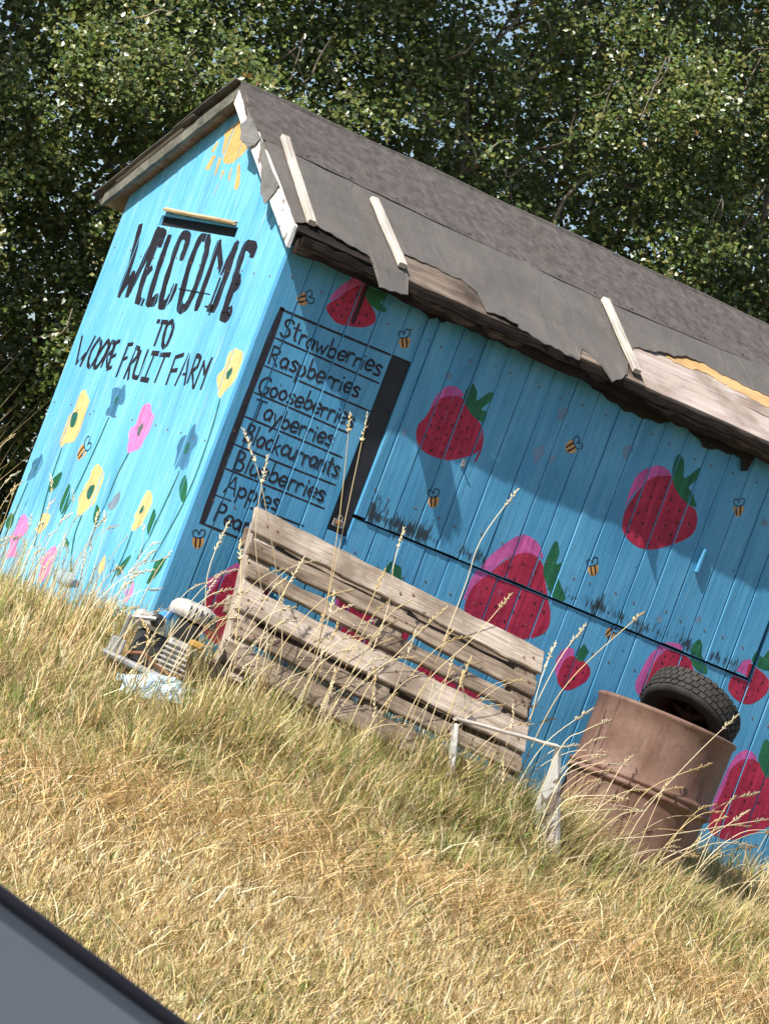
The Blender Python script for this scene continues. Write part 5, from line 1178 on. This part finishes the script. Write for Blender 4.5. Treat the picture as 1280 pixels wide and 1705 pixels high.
def stalks(lines, seed):
    q = random.Random(seed); m = MB(); cols = []
    for P, hl, wr in lines:
        P = [Vector(p) for p in P]; b = smooth_open([tuple(p) for p in P], 5); pal_ = STRAW[q.choice((0, 1, 4, 4))] * q.uniform(.85, 1.15)
        k0 = len(m.v); m.tube(b, [.0021 * wr + (.0010 - .0021) * wr * i / (len(b) - 1) * .8 for i in range(len(b))], 3, cap=False)
        tot = sum((Vector(b[i+1]) - Vector(b[i])).length for i in range(len(b)-1)); acc = 0; pts = []
        for i in range(len(b)-1, 0, -1):
            pts.append(Vector(b[i])); acc += (Vector(b[i]) - Vector(b[i-1])).length
            if acc > hl: break
        for k in range(int(hl / .0055)):
            f = k / (hl / .0055); L0 = f * acc; a0 = 0; c = pts[-1]; t = (pts[0] - pts[-1]).normalized()
            for i in range(len(pts)-1):
                s_ = (pts[i+1] - pts[i]).length
                if a0 + s_ >= L0: c = pts[i].lerp(pts[i+1], (L0 - a0) / max(s_, 1e-6)); t = (pts[i] - pts[i+1]).normalized(); break
                a0 += s_
            o = t.orthogonal().normalized(); o.rotate(Matrix.Rotation(q.uniform(0, 6.28), 3, t)); e = math.sin(math.pi * min(1, f * .9 + .1)) * .0095 * wr + .002
            tip = c + o * e + t * .013; s2 = o.cross(t) * .0030 * wr; m.add([c - s2, c + s2, tip, c + o * e * .7 + t * .002], [(0, 1, 2), (0, 2, 3), (1, 3, 2)])
        cols += [pal_] * (len(m.v) - k0)
    T = [t for f in m.f for t in ([f] if len(f) == 3 else [(f[0], f[1], f[2]), (f[0], f[2], f[3])])]
    return np.array(m.v), np.array(T), np.clip(np.array(cols), 0, 1)
lines = []
for P in ST:
    g0 = Vector(P[0]); g0 = Vector((g0.x - .02, g0.y, gz(g0.x, g0.y))) if P[0][2] > gz(P[0][0], P[0][1]) else g0
    lines.append(([tuple(g0), P[0], P[1], P[2]] if (Vector(P[0]) - g0).length > .03 else list(P), random.uniform(.10, .17), 1.25))
q = random.Random(5)
def rnd_stalk(x, y, h, lx, ly):
    z = gz(x, y); return [(x, y, z), (x + lx*.25, y + ly*.25, z + h*.55), (x + lx*.6, y + ly*.6, z + h*.88), (x + lx, y + ly, z + h)]
for i in range(170):
    x = q.uniform(-.75, 2.9); y = q.uniform(-1.0, -.5); 
    if 1.7 < x < 2.45 and y > -.75: continue
    h = q.uniform(.28, .62) * (1.1 if x < .9 else .85); lines.append((rnd_stalk(x, y, h, q.uniform(-.1, .3) + (.18 if x > 1.3 else 0), q.uniform(-.1, .15)), q.uniform(.05, .13), q.uniform(.8, 1.15)))
for i in range(46):
    x = q.uniform(-.5, -.05); y = q.uniform(-.3, 1.6); lines.append((rnd_stalk(x, y, q.uniform(.22, .52), q.uniform(-.08, .12), q.uniform(-.12, .12)), q.uniform(.04, .10), q.uniform(.65, 1.0)))
for i in range(22):
    x = q.uniform(-.7, -.1); y = q.uniform(1.6, 2.2); lines.append((rnd_stalk(x, y, q.uniform(.5, .95), q.uniform(-.15, .25), q.uniform(-.1, .1)), q.uniform(.06, .12), q.uniform(.9, 1.2)))
for i in range(26):
    y = -q.uniform(1.4, 5.5); x = xc(y) + q.uniform(-1.4, 1.4); lines.append((rnd_stalk(x, y, q.uniform(.15, .3), q.uniform(-.15, .15), q.uniform(-.1, .1)), q.uniform(.03, .06), q.uniform(.8, 1.1)))
stuff('seed_stalks', [stalks(lines, 8)], 'tall dry grass stalks with seed heads in front of the shed')
# leafy weed at the left edge
WX, WY = -1.06, -.85; weed = empty('leafy_weed', (WX, WY, gz(WX, WY)), 'bright green leafy weed at the left edge of the grass', 'weed')
wm = simple('weed_leaf', (.16, .24, .035), .45, 0, .4, .3, 20)
m = MB(); m.tube([(WX, WY, gz(WX, WY) - .01), (WX + .01, WY, gz(WX, WY) + .10), (WX + .015, WY + .01, gz(WX, WY) + .17)], .003, 5); m.build('stem', wm, weed)
for k in range(11):
    t = k * 2.4; d = Vector((math.cos(t), math.sin(t), .25)); c = Vector((WX + .01, WY, gz(WX, WY) + .05 + .011 * k)); l = q.uniform(.08, .12); s_ = d.cross(Vector((0, 0, 1))).normalized() * l * .15
    e = c + d * l - Vector((0, 0, .03)); mid = c + d * l * .5 + Vector((0, 0, .012)); m = MB()
    m.add([c, mid - s_ + Vector((0, 0, .008)), e, mid + s_ + Vector((0, 0, .008)), mid], [(0, 1, 4), (0, 4, 3), (1, 2, 4), (4, 2, 3)]); link('leaf', mesh('leaf', m.v, m.f), wm, weed)

# ================================================================== tall hedge behind
hedge = empty('tall_hedge', (2.0, 3.0, gz(2, 3)), 'tall dense green hedge growing right behind the shed', 'hedge')
def hedge_face(x, z): return 2.45 + .42 * fnoise(x, z, 71, 3, .40) + .16 * fnoise(x, z, 72, 3, 1.2) + .05 * z
LEAFC = np.array([(.105, .15, .032), (.135, .175, .04), (.165, .185, .05), (.07, .115, .028), (.21, .20, .06), (.095, .135, .05)])
def leaf_cloud(nc, per, x0, x1, z0, z1, depth, size, rad, seed, thin=True, dark=1.0, back=0.0):
    r = np.random.default_rng(seed); cx = r.uniform(x0, x1, nc); cz = r.uniform(z0, z1, nc); dp = r.exponential(depth, nc) + back
    hole = fnoise(cx, cz, 73, 3, .62); top = 4.5 + .5 * fnoise(cx, cx * 0, 74, 3, .4)
    pk = np.where(thin, np.clip(1.1 - .8 * np.clip(hole + .22 * (cz - 3.0), 0, 1.4), .08, 1), 1.0) * np.clip((top + .35 - cz) / .5, 0, 1)
    k = r.uniform(0, 1, nc) < pk; cx, cz, dp = cx[k], cz[k], dp[k]; cy = hedge_face(cx, cz) + np.clip(dp, 0, 2.6); nc = len(cx)
    c = np.stack([cx, cy, cz], 1); ax = r.normal(0, 1, (nc, 3)); ax[:, 1] -= .8; ax[:, 2] += .3; ax /= np.linalg.norm(ax, axis=1)[:, None]
    cc = np.repeat(c, per, 0); aa = np.repeat(ax, per, 0); n = len(cc); t = r.uniform(-1, 1, n)
    p = cc + aa * (t * rad * 1.5)[:, None] + r.normal(0, rad * .42, (n, 3)); L = r.uniform(.7, 1.25, n) * size
    nm = r.normal(0, .62, (n, 3)) + np.array([-.55, -.6, .75]); nm /= np.linalg.norm(nm, axis=1)[:, None]
    tv = r.normal(0, 1, (n, 3)) + aa * .8 + np.array([0, 0, -.3]); tv -= nm * (tv * nm).sum(1)[:, None]; tv /= np.linalg.norm(tv, axis=1)[:, None]; sv = np.cross(nm, tv)
    V = np.empty((n, 4, 3)); V[:, 0] = p - tv * (L * .5)[:, None]; V[:, 2] = p + tv * (L * .5)[:, None]
    mid = p + nm * (L * -.05)[:, None] - tv * (L * .05)[:, None]; wv = sv * (L * r.uniform(.30, .42, n))[:, None]; V[:, 1] = mid - wv + nm * (L * .12)[:, None]; V[:, 3] = mid + wv + nm * (L * .12)[:, None]
    T = (np.arange(n)[:, None, None] * 4 + np.array([(0, 1, 2), (0, 2, 3)])[None]).reshape(-1, 3)
    ctone = np.repeat(r.uniform(0, 1, nc), per); pick = np.clip((ctone * 6 + r.normal(0, 1.1, n)).astype(int), 0, 5); col = LEAFC[pick] * r.uniform(.75, 1.55, n)[:, None] * dark
    odd = r.uniform(0, 1, n); col = np.where((odd < .006)[:, None], np.array([.22, .11, .03]), col); col = np.where((odd > .95)[:, None], np.array([.16, .17, .05]), col)
    return V.reshape(-1, 3), T, np.repeat(col[:, None], 4, 1).reshape(-1, 3)
P_ = [leaf_cloud(11000, 40, -1.6, 5.0, .0, 5.0, .20, .028, .082, 81), leaf_cloud(3000, 40, -1.6, 5.6, .0, 5.0, .6, .040, .13, 82, back=.25), leaf_cloud(2400, 34, -2.2, 6.4, -.1, 4.9, .7, .066, .17, 85, back=1.0), leaf_cloud(1500, 30, -5, -1.4, 0, 4.4, .5, .05, .12, 83, False), leaf_cloud(1500, 30, 4.9, 9, 0, 4.4, .5, .05, .12, 84, False)]
V, T, C = merge(P_); tag(link('foliage', tri_mesh('foliage', V, T, C), MAT['leaves'], hedge), kind='stuff')
q = random.Random(12)
for i in range(34):
    x = -1.2 + i * .19 + q.uniform(-.08, .08); y = float(hedge_face(np.array(x), np.array(1.0))) + q.uniform(.25, .9); z0 = gz(x, y) - .05; P = [(x, y, z0)]; z = z0
    while z < 3.7: z += q.uniform(.3, .5); x += q.uniform(-.14, .14); y += q.uniform(-.1, .1); P.append((x, y, z))
    m = MB(); b = smooth_open(P, 3); m.tube(b, [.022 * (1 - .75 * k / len(b)) for k in range(len(b))], 5); m.build('stem', MAT['bark'], hedge, smooth=True)
for i in range(70):
    x = q.uniform(-1.2, 4.8); z = q.uniform(.6, 3.8); y = float(hedge_face(np.array(x), np.array(z))) + q.uniform(-.12, .12); P = [(x, y + .35, z - q.uniform(-.1, .3))]; a = q.uniform(-1, 1)
    for k in range(3): P.append((x + a * .10 * k, y - .02 * k, z + (k * q.uniform(.03, .13)) * q.choice((1, 1, -1))))
    m = MB(); b = smooth_open(P, 4); m.tube(b, [.0062 * (1 - .6 * k / len(b)) for k in range(len(b))], 4); m.build('twig', MAT['bark'], hedge)
